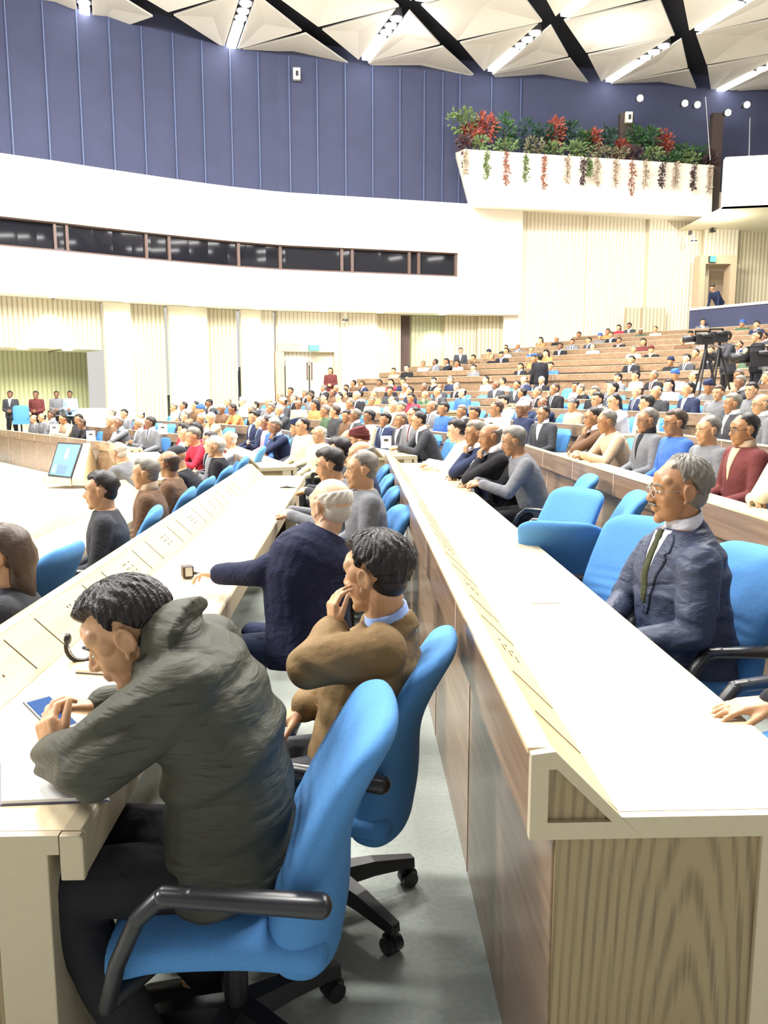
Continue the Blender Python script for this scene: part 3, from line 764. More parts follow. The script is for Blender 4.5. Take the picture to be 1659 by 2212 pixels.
def chair(x, y, z, rz, label, group='blue office chairs', tiltc=0):
    if not USED[0]: c = chair0; USED[0] = True
    else: c = copy_tree(chair0)
    c.location = (x, y, z); c.rotation_euler = (0, 0, rz); tag(c, label, 'chair', group); return c
# far chairs: one mesh each with shell and arms
def far_chair_mesh():
    mb = MB(); rings = []
    for i in range(9):
        u = i / 8; z = .36 + .58 * u; y = -.20 - .17 * u ** 1.6
        rings.append(sring(V((0, y, z)), V((1, 0, 0)), V((0, 1, 0)), .24 * (1 - (u > .95) * .3), .06 * (1 - (u > .95) * .5), 12))
    mb.loft(rings); mb.box((0, .01, .42), (.48, .5, .11)); mb.mi = 1
    for sx in (-1, 1): mb.box((.28 * sx, -.04, .62), (.05, .34, .04)); mb.box((.28 * sx, .12, .5), (.04, .04, .25))
    mb.cyl((0, 0, .03), (0, 0, .38), .03, n=6); mb.box((0, 0, .05), (.5, .06, .05)); mb.box((0, 0, .05), (.06, .5, .05))
    return mb.me()
FCM = far_chair_mesh(); FCM.materials.append(M['blue']); FCM.materials.append(M['black'])
def far_chair(x, y, z, rz, label, group):
    o = bpy.data.objects.new('office_chair', FCM); COL.objects.link(o); o.location = (x, y, z); o.rotation_euler = (0, 0, rz)
    return tag(o, label, 'chair', group)
# ------------------------------------------------------------------ people
_rs = np.random.RandomState(5); _LAT = _rs.rand(32, 32, 32) * 2 - 1
def vnoise(p):
    p = np.asarray(p); f = np.floor(p).astype(int); t = p - f; t = t * t * (3 - 2 * t); r = 0
    for dx in (0, 1):
        for dy in (0, 1):
            for dz in (0, 1):
                w_ = (t[:, 0] if dx else 1 - t[:, 0]) * (t[:, 1] if dy else 1 - t[:, 1]) * (t[:, 2] if dz else 1 - t[:, 2])
                r = r + w_ * _LAT[(f[:, 0] + dx) % 32, (f[:, 1] + dy) % 32, (f[:, 2] + dz) % 32]
    return r
def ndisplace(me, fn):
    n = len(me.vertices); co = np.empty(n * 3, 'f'); no = np.empty(n * 3, 'f'); me.vertices.foreach_get('co', co); me.vertices.foreach_get('normal', no)
    co = co.reshape(-1, 3); no = no.reshape(-1, 3); co = co + no * fn(co)[:, None]
    me.vertices.foreach_set('co', co.ravel().astype('f')); me.update(); return me
SK = {n: skinm('skin_' + n, c) for n, c in dict(tan=(0.50, 0.29, 0.16, 1), brown=(0.34, 0.18, 0.09, 1), light=(0.62, 0.40, 0.26, 1), deep=(0.20, 0.10, 0.055, 1)).items()}
HR = {n: strands('hair_' + n, a, b) for n, (a, b) in dict(black=((0.008, 0.006, 0.007, 1), (0.022, 0.017, 0.018, 1)), grey=((0.07, 0.062, 0.055, 1), (0.24, 0.22, 0.19, 1)),
      white=((0.38, 0.35, 0.30, 1), (0.70, 0.66, 0.58, 1)), brown=((0.03, 0.018, 0.012, 1), (0.08, 0.05, 0.035, 1))).items()}
_cc = {}
def clothm(col, fold=0.5, fs=14):
    key = (tuple(round(c, 3) for c in col[:3]), fold, fs)
    if key not in _cc: _cc[key] = cloth('cloth_%d' % len(_cc), tuple(col[:3]) + (1,), fold, fs)
    return _cc[key]
def frame(fwd, up):
    f = V(fwd).normalized(); u = V(up); u = (u - f * u.dot(f)).normalized(); r = f.cross(u)
    return Matrix((r, f, u)).transposed()     # local x right, y forward, z up
def head_prims(mb, c, R, k=1.0, nose=1.0):
    L = lambda x, y, z: c + R @ V((x, y, z)) * k
    E_ = lambda p, r, n=20, m=12: mb.ell(L(*p), tuple(q * k for q in r), R, n, m)
    E_((0, -.012, .034), (.075, .096, .084), 24, 16); E_((0, .026, -.018), (.064, .066, .085)); E_((0, .028, -.072), (.052, .056, .040)); E_((0, .070, -.098), (.024, .020, .019))
    E_((.034, .052, -.028), (.026, .028, .032)); E_((-.034, .052, -.028), (.026, .028, .032))
    mb.cap(L(-.040, .072, .022), L(-.012, .083, .020), .011 * k, .011 * k); mb.cap(L(.040, .072, .022), L(.012, .083, .020), .011 * k, .011 * k); E_((0, .074, .045), (.045, .014, .030))
    E_((.044, .058, .036), (.022, .022, .024)); E_((-.044, .058, .036), (.022, .022, .024)); E_((.056, .040, .012), (.016, .026, .026)); E_((-.056, .040, .012), (.016, .026, .026))
    mb.cap(L(0, .086, .012), L(0, .106 * nose, -.024), .008 * k, .0125 * k); E_((.012, .097, -.030), (.009, .011, .008)); E_((-.012, .097, -.030), (.009, .011, .008))
    E_((0, .088, -.054), (.025, .011, .0075)); E_((0, .086, -.066), (.021, .011, .008)); E_((0, .078, -.05), (.03, .014, .02))
    for s in (-1, 1):
        E_((.031 * s, .071, .001), (.016, .013, .010))
        # ear: disc with a rim
        E_((.077 * s, -.008, -.004), (.009, .018, .028)); pts = []
        for i in range(9):
            a = math.radians(-70 + 285 * i / 8); pts.append(L((.083 + .004 * math.sin(a)) * s, -.010 - .018 * math.cos(a), .000 + .029 * math.sin(a)))
        for a, b in zip(pts[:-1], pts[1:]): mb.cap(a, b, .0055 * k, .0055 * k, 8)
        E_((.080 * s, .004, -.034), (.006, .007, .010))
def neck_prims(mb, c, R, nb, k=1.0, r=.054):
    mb.cap(c + R @ V((0, -.022, -.045)) * k, nb, r * k, r * 1.08 * k, 16)
def hair_mesh(c, R, k=1.0, style='short', thick=.014, seed=0, nu=72, nv=48):
    """closed shell over the skull; dips under the skin where there is no hair"""
    vs = []; fs = []
    for i in range(nv + 1):
        a = math.pi * i / nv
        for j in range(nu):
            b = 2 * math.pi * j / nu
            x, y, z = math.sin(a) * math.sin(b), math.sin(a) * math.cos(b), math.cos(a)     # b=0 is forward
            ax = abs(x)
            back = -.62 - .25 * (-y - .6) if y < -.6 else -.62 + (y + .6) * 1.05          # nape rising to behind the ear
            front = .46 - .10 * math.exp(-((ax - .62) / .16) ** 2) * -1.0
            q = max(0, min(1, (y + .12) / .62)); q = q * q * (3 - 2 * q)
            line = back * (1 - q) + front * q
            line -= .42 * math.exp(-((y - .20) / .085) ** 2) * (ax > .5)                  # sideburn
            line += .08 * math.exp(-((y + .06) / .10) ** 2) * (ax > .5)                   # clear of the ear
            m = z - line
            if style in ('bald', 'fringe'):
                m = min(m, (.34 if style == 'fringe' else .22) - z - .25 * y)
            if style == 'receding': m = min(m, .98 - (z * .6 + max(0, y) * .75 + .1))
            if style == 'thin': m = min(m, 1.0)
            g = max(0, min(1, (m + .02) / .20)); g = g * g * (3 - 2 * g)
            t = -.010 + (thick + .010) * g
            if style == 'quiff': t += g * .016 * max(0, y) * max(0, z)
            if g > 0: t += g * .0022 * math.sin(b * 16 + 5 * z + 2.2 * math.sin(7 * a + seed)) + g * .002 * math.sin(43 * b + 9 * z)
            p = V((x * (.077 + t), y * (.098 + t) - .012, z * (.086 + t) + .034))
            if z < -.2 and y < 0: p.y += .010 * g
            if style == 'long' and m > 0 and z < .1: p.z -= (.1 - z) * .22 * g; p.y -= .01; p.x *= 1.08
            vs.append(c + R @ p * k)
    for i in range(nv):
        for j in range(nu):
            a, b = i * nu + j, i * nu + (j + 1) % nu
            fs.append((a, a + nu, b + nu, b))
    mb = MB(); mb.add(vs, fs)
    Rn = R
    mb.ell(c + R @ V((0, -.045, -.012)) * k, (.063 * k, .057 * k, .060 * k), Rn, 28, 18)
    if style == 'long': mb.ell(c + R @ V((0, -.070, -.10)) * k, (.085 * k, .05 * k, .15 * k), Rn, 28, 18)
    return mb.me(True)
def hand_prims(mb, w, d, n, s, k=1.0, curl=(20, 30, 20), spread=6, thumb=35, fc=None):
    """w wrist, d towards fingers, n palm side normal, s thumb side"""
    d = V(d).normalized(); n = V(n); n = (n - d * n.dot(d)).normalized(); s0 = V(s); s = (s0 - d * s0.dot(d) - n * s0.dot(n)).normalized()
    for q in (-.026, -.008, .010, .027):
        mb.cap(w + s * q * .75 * k - n * 0, w + d * .082 * k + s * q * k, .0155 * k, .0125 * k, 10)
    mb.ell(w + d * .045 * k, (.038 * k, .045 * k, .016 * k), Matrix((s, d, n)).transposed(), 14, 10)
    lens = ((.040, .026, .020), (.045, .029, .021), (.042, .027, .020), (.033, .021, .018)); bs = (.027, .009, -.009, -.026)
    for i in range(4):
        sp = math.radians((1.5 - i) * spread); dd = (d * math.cos(sp) + s * math.sin(sp)).normalized()
        p = w + d * (.084 - .004 * abs(i - 1.2)) * k + s * bs[i] * k; ax = dd.cross(n); ang = 0; cu = fc[i] if fc else curl
        for j in range(3):
            ang += math.radians(cu[j]); q = (dd * math.cos(ang) + n * math.sin(ang)); e = p + q * lens[i][j] * k
            r0 = (.0088, .0080, .0072)[j] * k; mb.cap(p, e, r0, r0 * .92, 10); p = e
    p = w + d * .022 * k + s * .026 * k + n * .004 * k; a = math.radians(thumb)
    q = (d * math.cos(a) + s * math.sin(a) + n * .25).normalized(); e = p + q * .045 * k; mb.cap(p, e, .0145 * k, .0105 * k, 10); p = e
    a *= .55; q = (d * math.cos(a) + s * math.sin(a) + n * .35).normalized(); e = p + q * .032 * k; mb.cap(p, e, .0105 * k, .0095 * k, 10); p = e
    q = (d * math.cos(a * .5) + s * math.sin(a * .5) + n * .45).normalized(); mb.cap(p, p + q * .024 * k, .0095 * k, .008 * k, 10)
def ering(c, R, t, rx, ry, n=24, p=2.3):
    r = (R - t * R.dot(t)).normalized(); f = t.cross(r); return sring(c, r, f, rx, ry, n, p)
def torso_loft(mb, J, b=1.0, grow=0.0, jacket=True, belly=0.0, hem=-.09):
    """elliptical rings up the spine"""
    pel, ch, nb, R = J['pel'], J['chest'], J['nb'], J['R']
    t1 = (ch - pel).normalized(); t2 = (nb - ch).normalized(); f1 = t1.cross(R).normalized() * -1
    g = grow; rings = []
    def add(c, t, rx, ry): rings.append(ering(c, R, t, (rx + g) * b, (ry + g) * b))
    add(pel + t1 * hem, t1, .172, .118); add(pel + t1 * hem * .3, t1, .180, .130); add(pel + (ch - pel) * .35 - f1 * 0, t1, .165 + belly * .5, .122 + belly)
    add(pel + (ch - pel) * .7, t1, .166 + belly * .3, .120 + belly * .4); tm = (t1 + t2).normalized()
    add(ch, tm, .176, .124); L = (nb - ch)
    add(ch + L * .40, t2, .182, .118); add(ch + L * .66, t2, .165, .100); add(ch + L * .86, t2, .118, .080); add(nb + t2 * .005, t2, .075, .066)
    mb.loft(rings)
def person_meshes(J, opt):
    """J: joints dict. returns dict of part meshes (world/local coordinates as given)"""
    k = opt.get('k', 1.0); hk = opt.get('hk', 1.0) * k; b = opt.get('bulk', 1.0) * k; vx = opt.get('vox', .007)
    Rh = frame(J['face'], J['up']); out = {}
    mb = MB(); head_prims(mb, J['head'], Rh, hk, opt.get('nose', 1.0)); neck_prims(mb, J['head'], Rh, J['nb'] + (J['chest'] - J['nb']) * .12, k, opt.get('neckr', .054))
    torso_loft(mb, J, b * .93, hem=-.04)
    for sd in 'LR':
        sh, el, wr = J['sh' + sd], J['el' + sd], J['wr' + sd]
        mb.cap(J['nb'] + (J['chest'] - J['nb']) * .25, sh, .05 * k, .052 * k); mb.cap(sh, el, .046 * k, .036 * k); mb.cap(el, wr, .036 * k, .024 * k)
        mb.cap(J['pel'], J['hip' + sd], .09 * k, .07 * k); mb.cap(J['hip' + sd], J['kn' + sd], .068 * k, .046 * k); mb.cap(J['kn' + sd], J['an' + sd], .050 * k, .034 * k)
        h = J.get('hand' + sd)
        if h: hand_prims(mb, wr, h['d'], h['n'], h['s'], k * h.get('k', 1.0), h.get('curl', (20, 30, 20)), h.get('spread', 6), h.get('thumb', 35), h.get('fc'))
        f_ = J['an' + sd]; fd = V(J.get('foot', (0, 1, 0))); mb.cap(f_, f_ + fd * .12 - V((0, 0, .06)), .028 * k, .022 * k)
    out['body'] = organic(mb, vx, 3, .5)
    # jacket
    g = opt.get('grow', .012); jb = MB(); torso_loft(jb, J, b, g, True, opt.get('belly', 0.0), opt.get('hem', -.09))
    sr = opt.get('sleeve', (.066, .054, .043))
    for sd in 'LR':
        sh, el, wr = J['sh' + sd], J['el' + sd], J['wr' + sd]
        jb.cap(J['nb'] + (J['chest'] - J['nb']) * .42, sh, .060 * b, sr[0] * b, 14); jb.cap(sh, el, sr[0] * b, sr[1] * b, 16); jb.cap(el, el + (wr - el) * opt.get('slen', .96), sr[1] * b, sr[2] * b, 16)
    if opt.get('standcollar'):
        jb.loft([ering(J['nb'] + (J['head'] - J['nb']) * q + V(J['face']) * .014, J['R'], (J['head'] - J['nb']).normalized(), r1, r2) for q, r1, r2 in ((-.65, .145, .120), (-.2, .112, .104), (.08, .086, .088), (.27, .077, .080), (.34, .071, .074))])
    if opt.get('suitcollar'):
        ax_ = (J['head'] - J['nb']).normalized(); tl = (ax_ + V(J['face']).normalized() * .55).normalized(); cc_ = J['nb'] - V(J['face']).normalized() * .012
        jb.loft([ering(cc_ + ax_ * q, J['R'], tl, r1 * k, r1 * .95 * k) for q, r1 in ((-.06, .098), (-.02, .086), (.002, .079), (.010, .075))])
    je = organic(jb, opt.get('jvox', vx * 1.25), opt.get('jsm', 6), .5)
    amp = opt.get('fold', .006); fq = opt.get('ffreq', 9.0); fdv = V(opt.get('fdir', (1, 1, .35)))
    def fn(p):
        tl_ = opt.get('tilt', 0.0); p = np.stack([p[:, 0] * math.cos(tl_) + p[:, 2] * math.sin(tl_), p[:, 1], p[:, 2] * math.cos(tl_) - p[:, 0] * math.sin(tl_)], 1); q = p * np.array(tuple(fdv)) * fq
        a = vnoise(q); c = vnoise(q * 2.1 + 7.3); wv_ = np.sin((q[:, 2] * 2.2 + q[:, 0] * .8 + a * 2.6) * 1.6)
        return amp * (a * .7 + c * .35 + wv_ * opt.get('wave', .15))
    if amp: ndisplace(je, fn)
    out['jacket'] = je
    tb = MB(); tw = opt.get('trouser', 1.0)
    tb.ell(J['pel'] - V((0, 0, .0)), (.17 * b, .15 * b, .12 * b))
    for sd in 'LR':
        tb.cap(J['pel'] + (J['hip' + sd] - J['pel']) * .8, J['kn' + sd], .094 * k * tw, .066 * k * tw, 14); tb.cap(J['kn' + sd], J['an' + sd] + V((0, 0, .0)), .066 * k * tw, .055 * k * tw, 14)
    out['trousers'] = ndisplace(organic(tb, vx * 1.5, 4), lambda p: .005 * vnoise(p * 11))
    fd = V(J.get('foot', (0, 1, 0)))
    for sd in 'LR': sb = MB(); sb.cap(J['an' + sd] - V((0, 0, .04)) - fd * .03, J['an' + sd] + fd * .17 - V((0, 0, .06)), .040, .033, 12); out['shoe' + sd] = sb.me(True)
    if opt.get('hair', 'short') != 'none':
        out['hair'] = hair_mesh(J['head'], Rh, hk, opt.get('hair', 'short'), opt.get('hthick', .014), opt.get('seed', 0), opt.get('hn', 48), opt.get('hn', 48) * 2 // 3)
    # brows, eyes
    L = lambda x, y, z: J['head'] + Rh @ V((x, y, z)) * hk
    br = MB()
    for s in (-1, 1):
        br.cap(L(.047 * s, .0785, .022), L(.032 * s, .0895, .029), .0032 * hk, .0042 * hk, 8); br.cap(L(.032 * s, .0895, .029), L(.014 * s, .0945, .025), .0042 * hk, .004 * hk, 8)
    if opt.get('moustache'): br.cap(L(-.024, .0925, -.047), L(0, .103, -.042), .0045 * hk, .0062 * hk, 8); br.cap(L(.024, .0925, -.047), L(0, .103, -.042), .0045 * hk, .0062 * hk, 8)
    out['eyebrows'] = br.me(True)
    ey = MB()
    for s in (-1, 1):
        ey.ell(L(.031 * s, .0765, .0015), (.0125 * hk, .0095 * hk, .0050 * hk), Rh, 14, 8)
    ey.mi = 1
    for s in (-1, 1): ey.ell(L(.031 * s, .0845, .0015), (.0052 * hk, .0026 * hk, .0048 * hk), Rh, 12, 8)
    out['eyes'] = ey.me(True)
    # shirt collar band around the neck
    if opt.get('collar', True):
        ax = (J['head'] + Rh @ V((0, -.02, -.06)) * hk - J['nb']).normalized(); cb = MB(); n = 28; rings = []
        tilt = (ax + Rh @ V((0, .42, 0))).normalized() * 1.0
        for q, r in ((-.03, .074), (.010, .0715), (.046, .0665), (.048, .0600), (.0, .060), (-.03, .060)):
            rings.append(ering(J['nb'] + ax * (.012 + q), J['R'], (ax + V(J['face']) * .25).normalized(), r * k * 1.04, r * k, n, 2))
        cb.loft(rings); out['collar'] = cb.me(True)
    return out
M['eyewhite'] = plain('eye_white', (0.7, 0.68, 0.64, 1), 0.2); M['iris'] = plain('dark_iris', (0.02, 0.012, 0.008, 1), 0.15)
def assemble(parts, mats, origin, rz=0, label=None, group=None):
    """meshes are in a frame whose origin/rotation is given by the caller (already local)"""
    body = link('person', parts['body'], mats['skin']); body.location = origin; body.rotation_euler = (0, 0, rz)
    tag(body, label, 'person', group)
    for kx, me in parts.items():
        if kx == 'body': continue
        ms = {'hair': mats['hair'], 'jacket': mats['jacket'], 'trousers': mats['trousers'], 'shoeL': M['black'], 'shoeR': M['black'], 'eyebrows': mats['hair'], 'collar': mats.get('shirt', M['shirt'])}.get(kx)
        if kx == 'eyes': ms = [M['eyewhite'], M['iris']]
        link('shoe' if kx[:4] == 'shoe' else kx, me, ms, body)
    return body
def localise(me, o): me.transform(Matrix.Translation(-V(o))); return me

# ---- seated template in local coordinates, facing +Y, origin on the floor under the seat
def seated(lean=6, hp=0, hy=0, arms='lap', R=None, kn=.36, zs=0.0):
    la = math.radians(lean); dT = V((0, math.sin(la), math.cos(la))); pel = V((0, -.07, .53 + zs))
    J = dict(pel=pel, chest=pel + dT * .29, nb=pel + dT * .52, R=V((1, 0, 0)))
    hyr, hpr = math.radians(hy), math.radians(hp)
    J['face'] = V((math.sin(hyr) * math.cos(hpr), math.cos(hyr) * math.cos(hpr), math.sin(hpr))); J['up'] = V((0, -math.sin(hpr), math.cos(hpr)))
    J['head'] = J['nb'] + V((0, math.sin(la * .6) * .12 + .022, .125))
    for sd, s in (('L', -1), ('R', 1)):
        sh = pel + dT * .455 + V((.178 * s, 0, 0)); J['sh' + sd] = sh; J['hip' + sd] = pel + V((.09 * s, .02, -.02)); J['kn' + sd] = V((.12 * s, .36, .50)); J['an' + sd] = V((.12 * s, .36, .10))
        down = dict(d=(-.35 * s, .9, -.25), n=(0, 0, -1), s=(-s, 0, 0))
        if arms == 'lap': el, wr = sh + V((.045 * s, .05, -.27)), V((.10 * s, .26, .62)); hd = down
        elif arms == 'desk': el, wr = sh + V((.06 * s, .16, -.22)), V((.12 * s, .44, .80)); hd = dict(d=(-.8 * s, .5, 0), n=(0, 0, -1), s=(0, 1, 0))
        elif arms == 'cross': el, wr = sh + V((.05 * s, .10, -.25)), V((-.07 * s, .22, .78 + .03 * s)); hd = dict(d=(-s, .1, .1), n=(0, -1, 0), s=(0, 0, 1))
        elif arms == 'chin':
            if s < 0: el, wr = V((-.10, .32, .80)), J['head'] + V((-.035, .10, -.20)); hd = dict(d=(.2, -.1, .9), n=(.3, -1, 0), s=(.8, 0, 0), curl=(40, 60, 30))
            else: el, wr = sh + V((.05, .12, -.24)), V((.02, .32, .77)); hd = dict(d=(-1, .1, 0), n=(0, 0, -1), s=(0, 1, 0))
        elif arms == 'stand': el, wr = sh + V((.04 * s, -.01, -.28)), sh + V((.05 * s, .05, -.53)); hd = dict(d=(0, .1, -1), n=(-s, 0, 0), s=(0, 1, 0))
        J['el' + sd], J['wr' + sd], J['hand' + sd] = el, wr, hd
    return J
def standing(arms='stand', lean=2, hp=0, hy=0):
    J = seated(lean, hp, hy, 'stand'); up = V((0, .07, .42))
    for kx in list(J):
        if kx[:3] in ('pel', 'che', 'hea') or kx[:2] in ('nb', 'sh', 'el', 'wr'):
            if isinstance(J[kx], V): J[kx] = J[kx] + up
    for sd, s in (('L', -1), ('R', 1)):
        J['hip' + sd] = J['pel'] + V((.09 * s, 0, -.03)); J['kn' + sd] = V((.11 * s, .02, .50)); J['an' + sd] = V((.12 * s, 0, .09))
        if arms == 'front': J['el' + sd] = J['sh' + sd] + V((.04 * s, .0, -.28)); J['wr' + sd] = J['pel'] + V((.07 * s, .2, .12)); J['hand' + sd] = dict(d=(-s, .3, 0), n=(0, -1, 0), s=(0, 0, 1))
        if arms == 'work': J['el' + sd] = J['sh' + sd] + V((.05 * s, .14, -.22)); J['wr' + sd] = J['sh' + sd] + V((-.06 * s, .36, -.12)); J['hand' + sd] = dict(d=(0, 1, .2), n=(0, 0, -1), s=(-s, 0, 0), curl=(40, 40, 20))
    return J
def template(J, **opt):
    base = dict(vox=.0085, jvox=.011, hn=40, fold=.004); base.update(opt); P_ = person_meshes(J, base)
    return P_
# shirt and tie on the chest found by casting onto the jacket
def chest_patch(jme, J, poly, off=.004, nx=14, nz=22, ctr=None):
    bv = BVHTree.FromPolygons([v.co.copy() for v in jme.vertices], [list(p.vertices) for p in jme.polygons])
    t = (J['nb'] - J['chest']).normalized(); R = J['R']; f = t.cross(R)*1.0
    if f.dot(V(J['face'])) < 0: f = -f
    o = J['nb']
    # rows from bottom to top: poly = list of (v, u_left, u_right)
    vs = []; fs = []
    vmin, vmax = poly[0][0], poly[-1][0]
    for i in range(nz + 1):
        v = vmin + (vmax - vmin) * i / nz
        for (a, al, ar), (b, bl_, br_) in zip(poly[:-1], poly[1:]):
            if a <= v <= b + 1e-9: q = (v - a) / (b - a); ul, ur = al + (bl_ - al) * q, ar + (br_ - ar) * q; break
        for j in range(nx + 1):
            u = ul + (ur - ul) * j / nx; s = o + R * u + t * v
            hit = bv.ray_cast(s + f * .5, -f, 1.0)
            p = hit[0] if hit[0] is not None else s + f * .07
            vs.append(p + f * off)
    for i in range(nz):
        for j in range(nx):
            a = i * (nx + 1) + j; fs.append((a, a + 1, a + nx + 2, a + nx + 1))
    n = len(vs); vs2 = vs + [v - f * (off + .004) for v in vs]
    fs2 = fs + [tuple(reversed([q + n for q in g])) for g in fs]
    edge = [j for j in range(nx + 1)] + [i * (nx + 1) + nx for i in range(1, nz + 1)] + [nz * (nx + 1) + j for j in range(nx - 1, -1, -1)] + [i * (nx + 1) for i in range(nz - 1, 0, -1)]
    for a, b in zip(edge, edge[1:] + edge[:1]): fs2.append((b, a, a + n, b + n))
    return mesh(vs2, fs2, True)
T = {}
for nm, J, o_ in (('lap', seated(2, -4, 0, 'lap'), {}), ('desk', seated(20, -14, 5, 'desk'), {}), ('cross', seated(3, 0, 8, 'cross'), {}), ('chin', seated(14, -6, -6, 'chin'), {}),
                  ('turn', seated(4, -3, 30, 'lap'), {}), ('standfront', standing('front'), {}), ('stand', standing('stand'), {}), ('work', standing('work', 6), {}), ('bend', standing('stand', 42, -30), {})):
    P_ = template(J, **o_); T[nm] = dict(J=J, P=P_)
    P_['shirt'] = chest_patch(P_['jacket'], J, [(-.24, -.004, .004), (-.02, -.052, .052), (.0, -.05, .05)], .004, 6, 10)
    P_['tie'] = chest_patch(P_['jacket'], J, [(-.23, -.008, .008), (-.05, -.016, .016), (-.02, -.012, .012), (.0, -.014, .014)], .008, 2, 8)
    Rh = frame(J['face'], J['up'])
    T[nm]['hairs'] = {st: hair_mesh(J['head'], Rh, 1, st, th, 0, 40, 26) for st, th in (('short', .014), ('fringe', .010), ('receding', .012), ('quiff', .016), ('long', .02))}
    # turban, cap, headscarf, glasses
    L = lambda x, y, z, h=J['head'], Rh=Rh: h + Rh @ V((x, y, z))
    mb = MB()
    for q in range(7): mb.ell(L(0, -.015 + .004 * q, .035 + .016 * q), (.098 - .006 * abs(q - 2), .118 - .007 * abs(q - 2), .022), Rh @ Matrix.Rotation(math.radians(14 - 4 * q), 3, 'X'), 24, 8)
    mb.ell(L(0, -.01, .09), (.08, .10, .06), Rh); T[nm]['turban'] = mb.me(True)
    mb = MB(); mb.ell(L(0, -.012, .065), (.083, .103, .065), Rh, 24, 12); T[nm]['cap'] = mb.me(True)
    mb = MB(); mb.ell(L(0, -.025, .03), (.094, .108, .10), Rh, 24, 14); mb.ell(L(0, -.06, -.08), (.088, .07, .12), Rh, 20, 10); T[nm]['scarf'] = mb.me(True)
    mb = MB()
    for s in (-1, 1):
        ring = [L((.032 + .022 * math.cos(a)) * s, .097, .001 + .017 * math.sin(a)) for a in [2 * math.pi * i / 12 for i in range(12)]]
        mb.tube(ring, .0016, 5, True); mb.cap(L(.054 * s, .096, .006), L(.082 * s, .0, .008), .0016, .0016, 5)
    mb.cap(L(-.010, .099, .006), L(.010, .099, .006), .0016, .0016, 5); T[nm]['glasses'] = mb.me(True)
WC = dict(white=(.75, .75, .78), black=(.016, .016, .02), navy=(.022, .03, .07), charcoal=(.045, .047, .055), grey=(.16, .165, .18), brown=(.13, .075, .045), beige=(.48, .36, .25), maroon=(.12, .03, .03), red=(.55, .03, .06),
          blue=(.05, .13, .42), green=(.06, .10, .06), cream=(.60, .55, .40), skyblue=(.35, .50, .75), pink=(.65, .32, .38), orange=(.65, .22, .08))
seen_mesh = {}
def crowd(kind, x, y, z, rz, label, skin='tan', hair='short', hc='black', col='charcoal', shirt=None, tie=None, head=None, glasses=False, group=None, detail=True, sc_=1.0, hcol='blue', tr='black'):
    t = T[kind]
    def mk(name, me, mats, parent=None):
        if not isinstance(mats, list): mats = [mats]
        if not me.materials:
            for m_ in mats: me.materials.append(m_)
        o = bpy.data.objects.new(name, me); COL.objects.link(o)
        for i, m_ in enumerate(mats): o.material_slots[i].link = 'OBJECT'; o.material_slots[i].material = m_
        if parent: o.parent = parent
        return o
    b = mk('person', t['P']['body'], SK[skin]); b.location = (x, y, z); b.rotation_euler = (0, 0, rz); b.scale = (sc_,) * 3
    tag(b, label, 'person', group)
    mk('jacket', t['P']['jacket'], clothm(WC[col]), b); mk('trousers', t['P']['trousers'], clothm(WC[tr]), b)
    if head in ('turban', 'cap', 'scarf'): mk({'turban': 'turban', 'cap': 'cap', 'scarf': 'headscarf'}[head], t[head], clothm(WC[hcol]), b)
    if head != 'scarf' and hair != 'none' and head != 'turban': mk('hair', t['hairs'][hair], HR[hc], b)
    if detail: mk('eyebrows', t['P']['eyebrows'], HR[hc if hc != 'white' else 'grey'], b); mk('eyes', t['P']['eyes'], [M['eyewhite'], M['iris']], b)
    if detail: mk('shoe', t['P']['shoeL'], M['black'], b); mk('shoe', t['P']['shoeR'], M['black'], b)
    if shirt: mk('shirt_front', t['P']['shirt'], clothm(WC[shirt]), b); mk('shirt_collar', t['P']['collar'], clothm(WC[shirt]), b)
    if tie: mk('tie', t['P']['tie'], clothm(WC[tie]), b)
    if glasses: mk('glasses', t['glasses'], M['black'], b)
    return b
# ------------------------------------------------------------------ the people in the foreground
W = aty
def X3(x, y, z): return V((x, y, z))
def hero(J, opt, skin, hair, jacket, trousers, label, shirt=None, extra=None):
    parts = person_meshes(J, opt)
    o = V((J['pel'].x, J['pel'].y, opt.get('floor', 0)))
    if opt.get('vneck'):
        parts['shirt_front'] = chest_patch(parts['jacket'], J, [(-.30, -.004, .004), (-.03, -.055, .055), (.0, -.052, .052)], .004)
        parts['tie'] = chest_patch(parts['jacket'], J, [(-.29, -.006, .006), (-.24, -.022, .022), (-.06, -.017, .017), (-.035, -.013, .013), (-.03, -.021, .021), (.0, -.018, .018)], .009, 4, 30)
    for me in parts.values(): localise(me, o)
    root = assemble({a: b for a, b in parts.items() if a not in ('shirt_front', 'tie')}, dict(skin=skin, hair=hair, jacket=jacket, trousers=trousers, shirt=shirt or M['shirt']), o, 0, label)
    if opt.get('vneck'): link('shirt_front', parts['shirt_front'], shirt or M['shirt'], root); link('tie', parts['tie'], opt['tiemat'], root)
    return root, o
def sub(name, mb, mat, root, o, smooth=True):
    me = mb.me(smooth); me.transform(Matrix.Translation(-o)); return link(name, me, mat, root)

# --- man in the padded olive jacket, bent over his phone
olive = cloth('olive_padded_nylon', (0.050, 0.051, 0.040, 1), 0.8, 9, 0.6, (.6, .6, 3.0))
J = dict(pel=X3(-.31, 1.88, .52), chest=X3(-.325, 1.88, .84), nb=X3(-.455, 1.89, 1.075), R=V((0, 1, 0)), face=V((-.86, -.10, -.50)), up=V((-.5, 0, .86)),
         head=W(278, 1370, 1.90), shL=W(392, 1492, 1.73), shR=X3(-.40, 2.07, 1.00), elL=W(200, 1650, 1.71), wrL=W(122, 1640, 1.86), elR=X3(-.47, 2.16, .80), wrR=W(222, 1532, 2.03),
         hipL=X3(-.33, 1.79, .50), hipR=X3(-.33, 1.97, .50), knL=W(125, 1905, 1.74), knR=X3(-.73, 2.02, .52), anL=X3(-.50, 1.74, .09), anR=X3(-.40, 2.02, .09), foot=(-1, 0, 0))
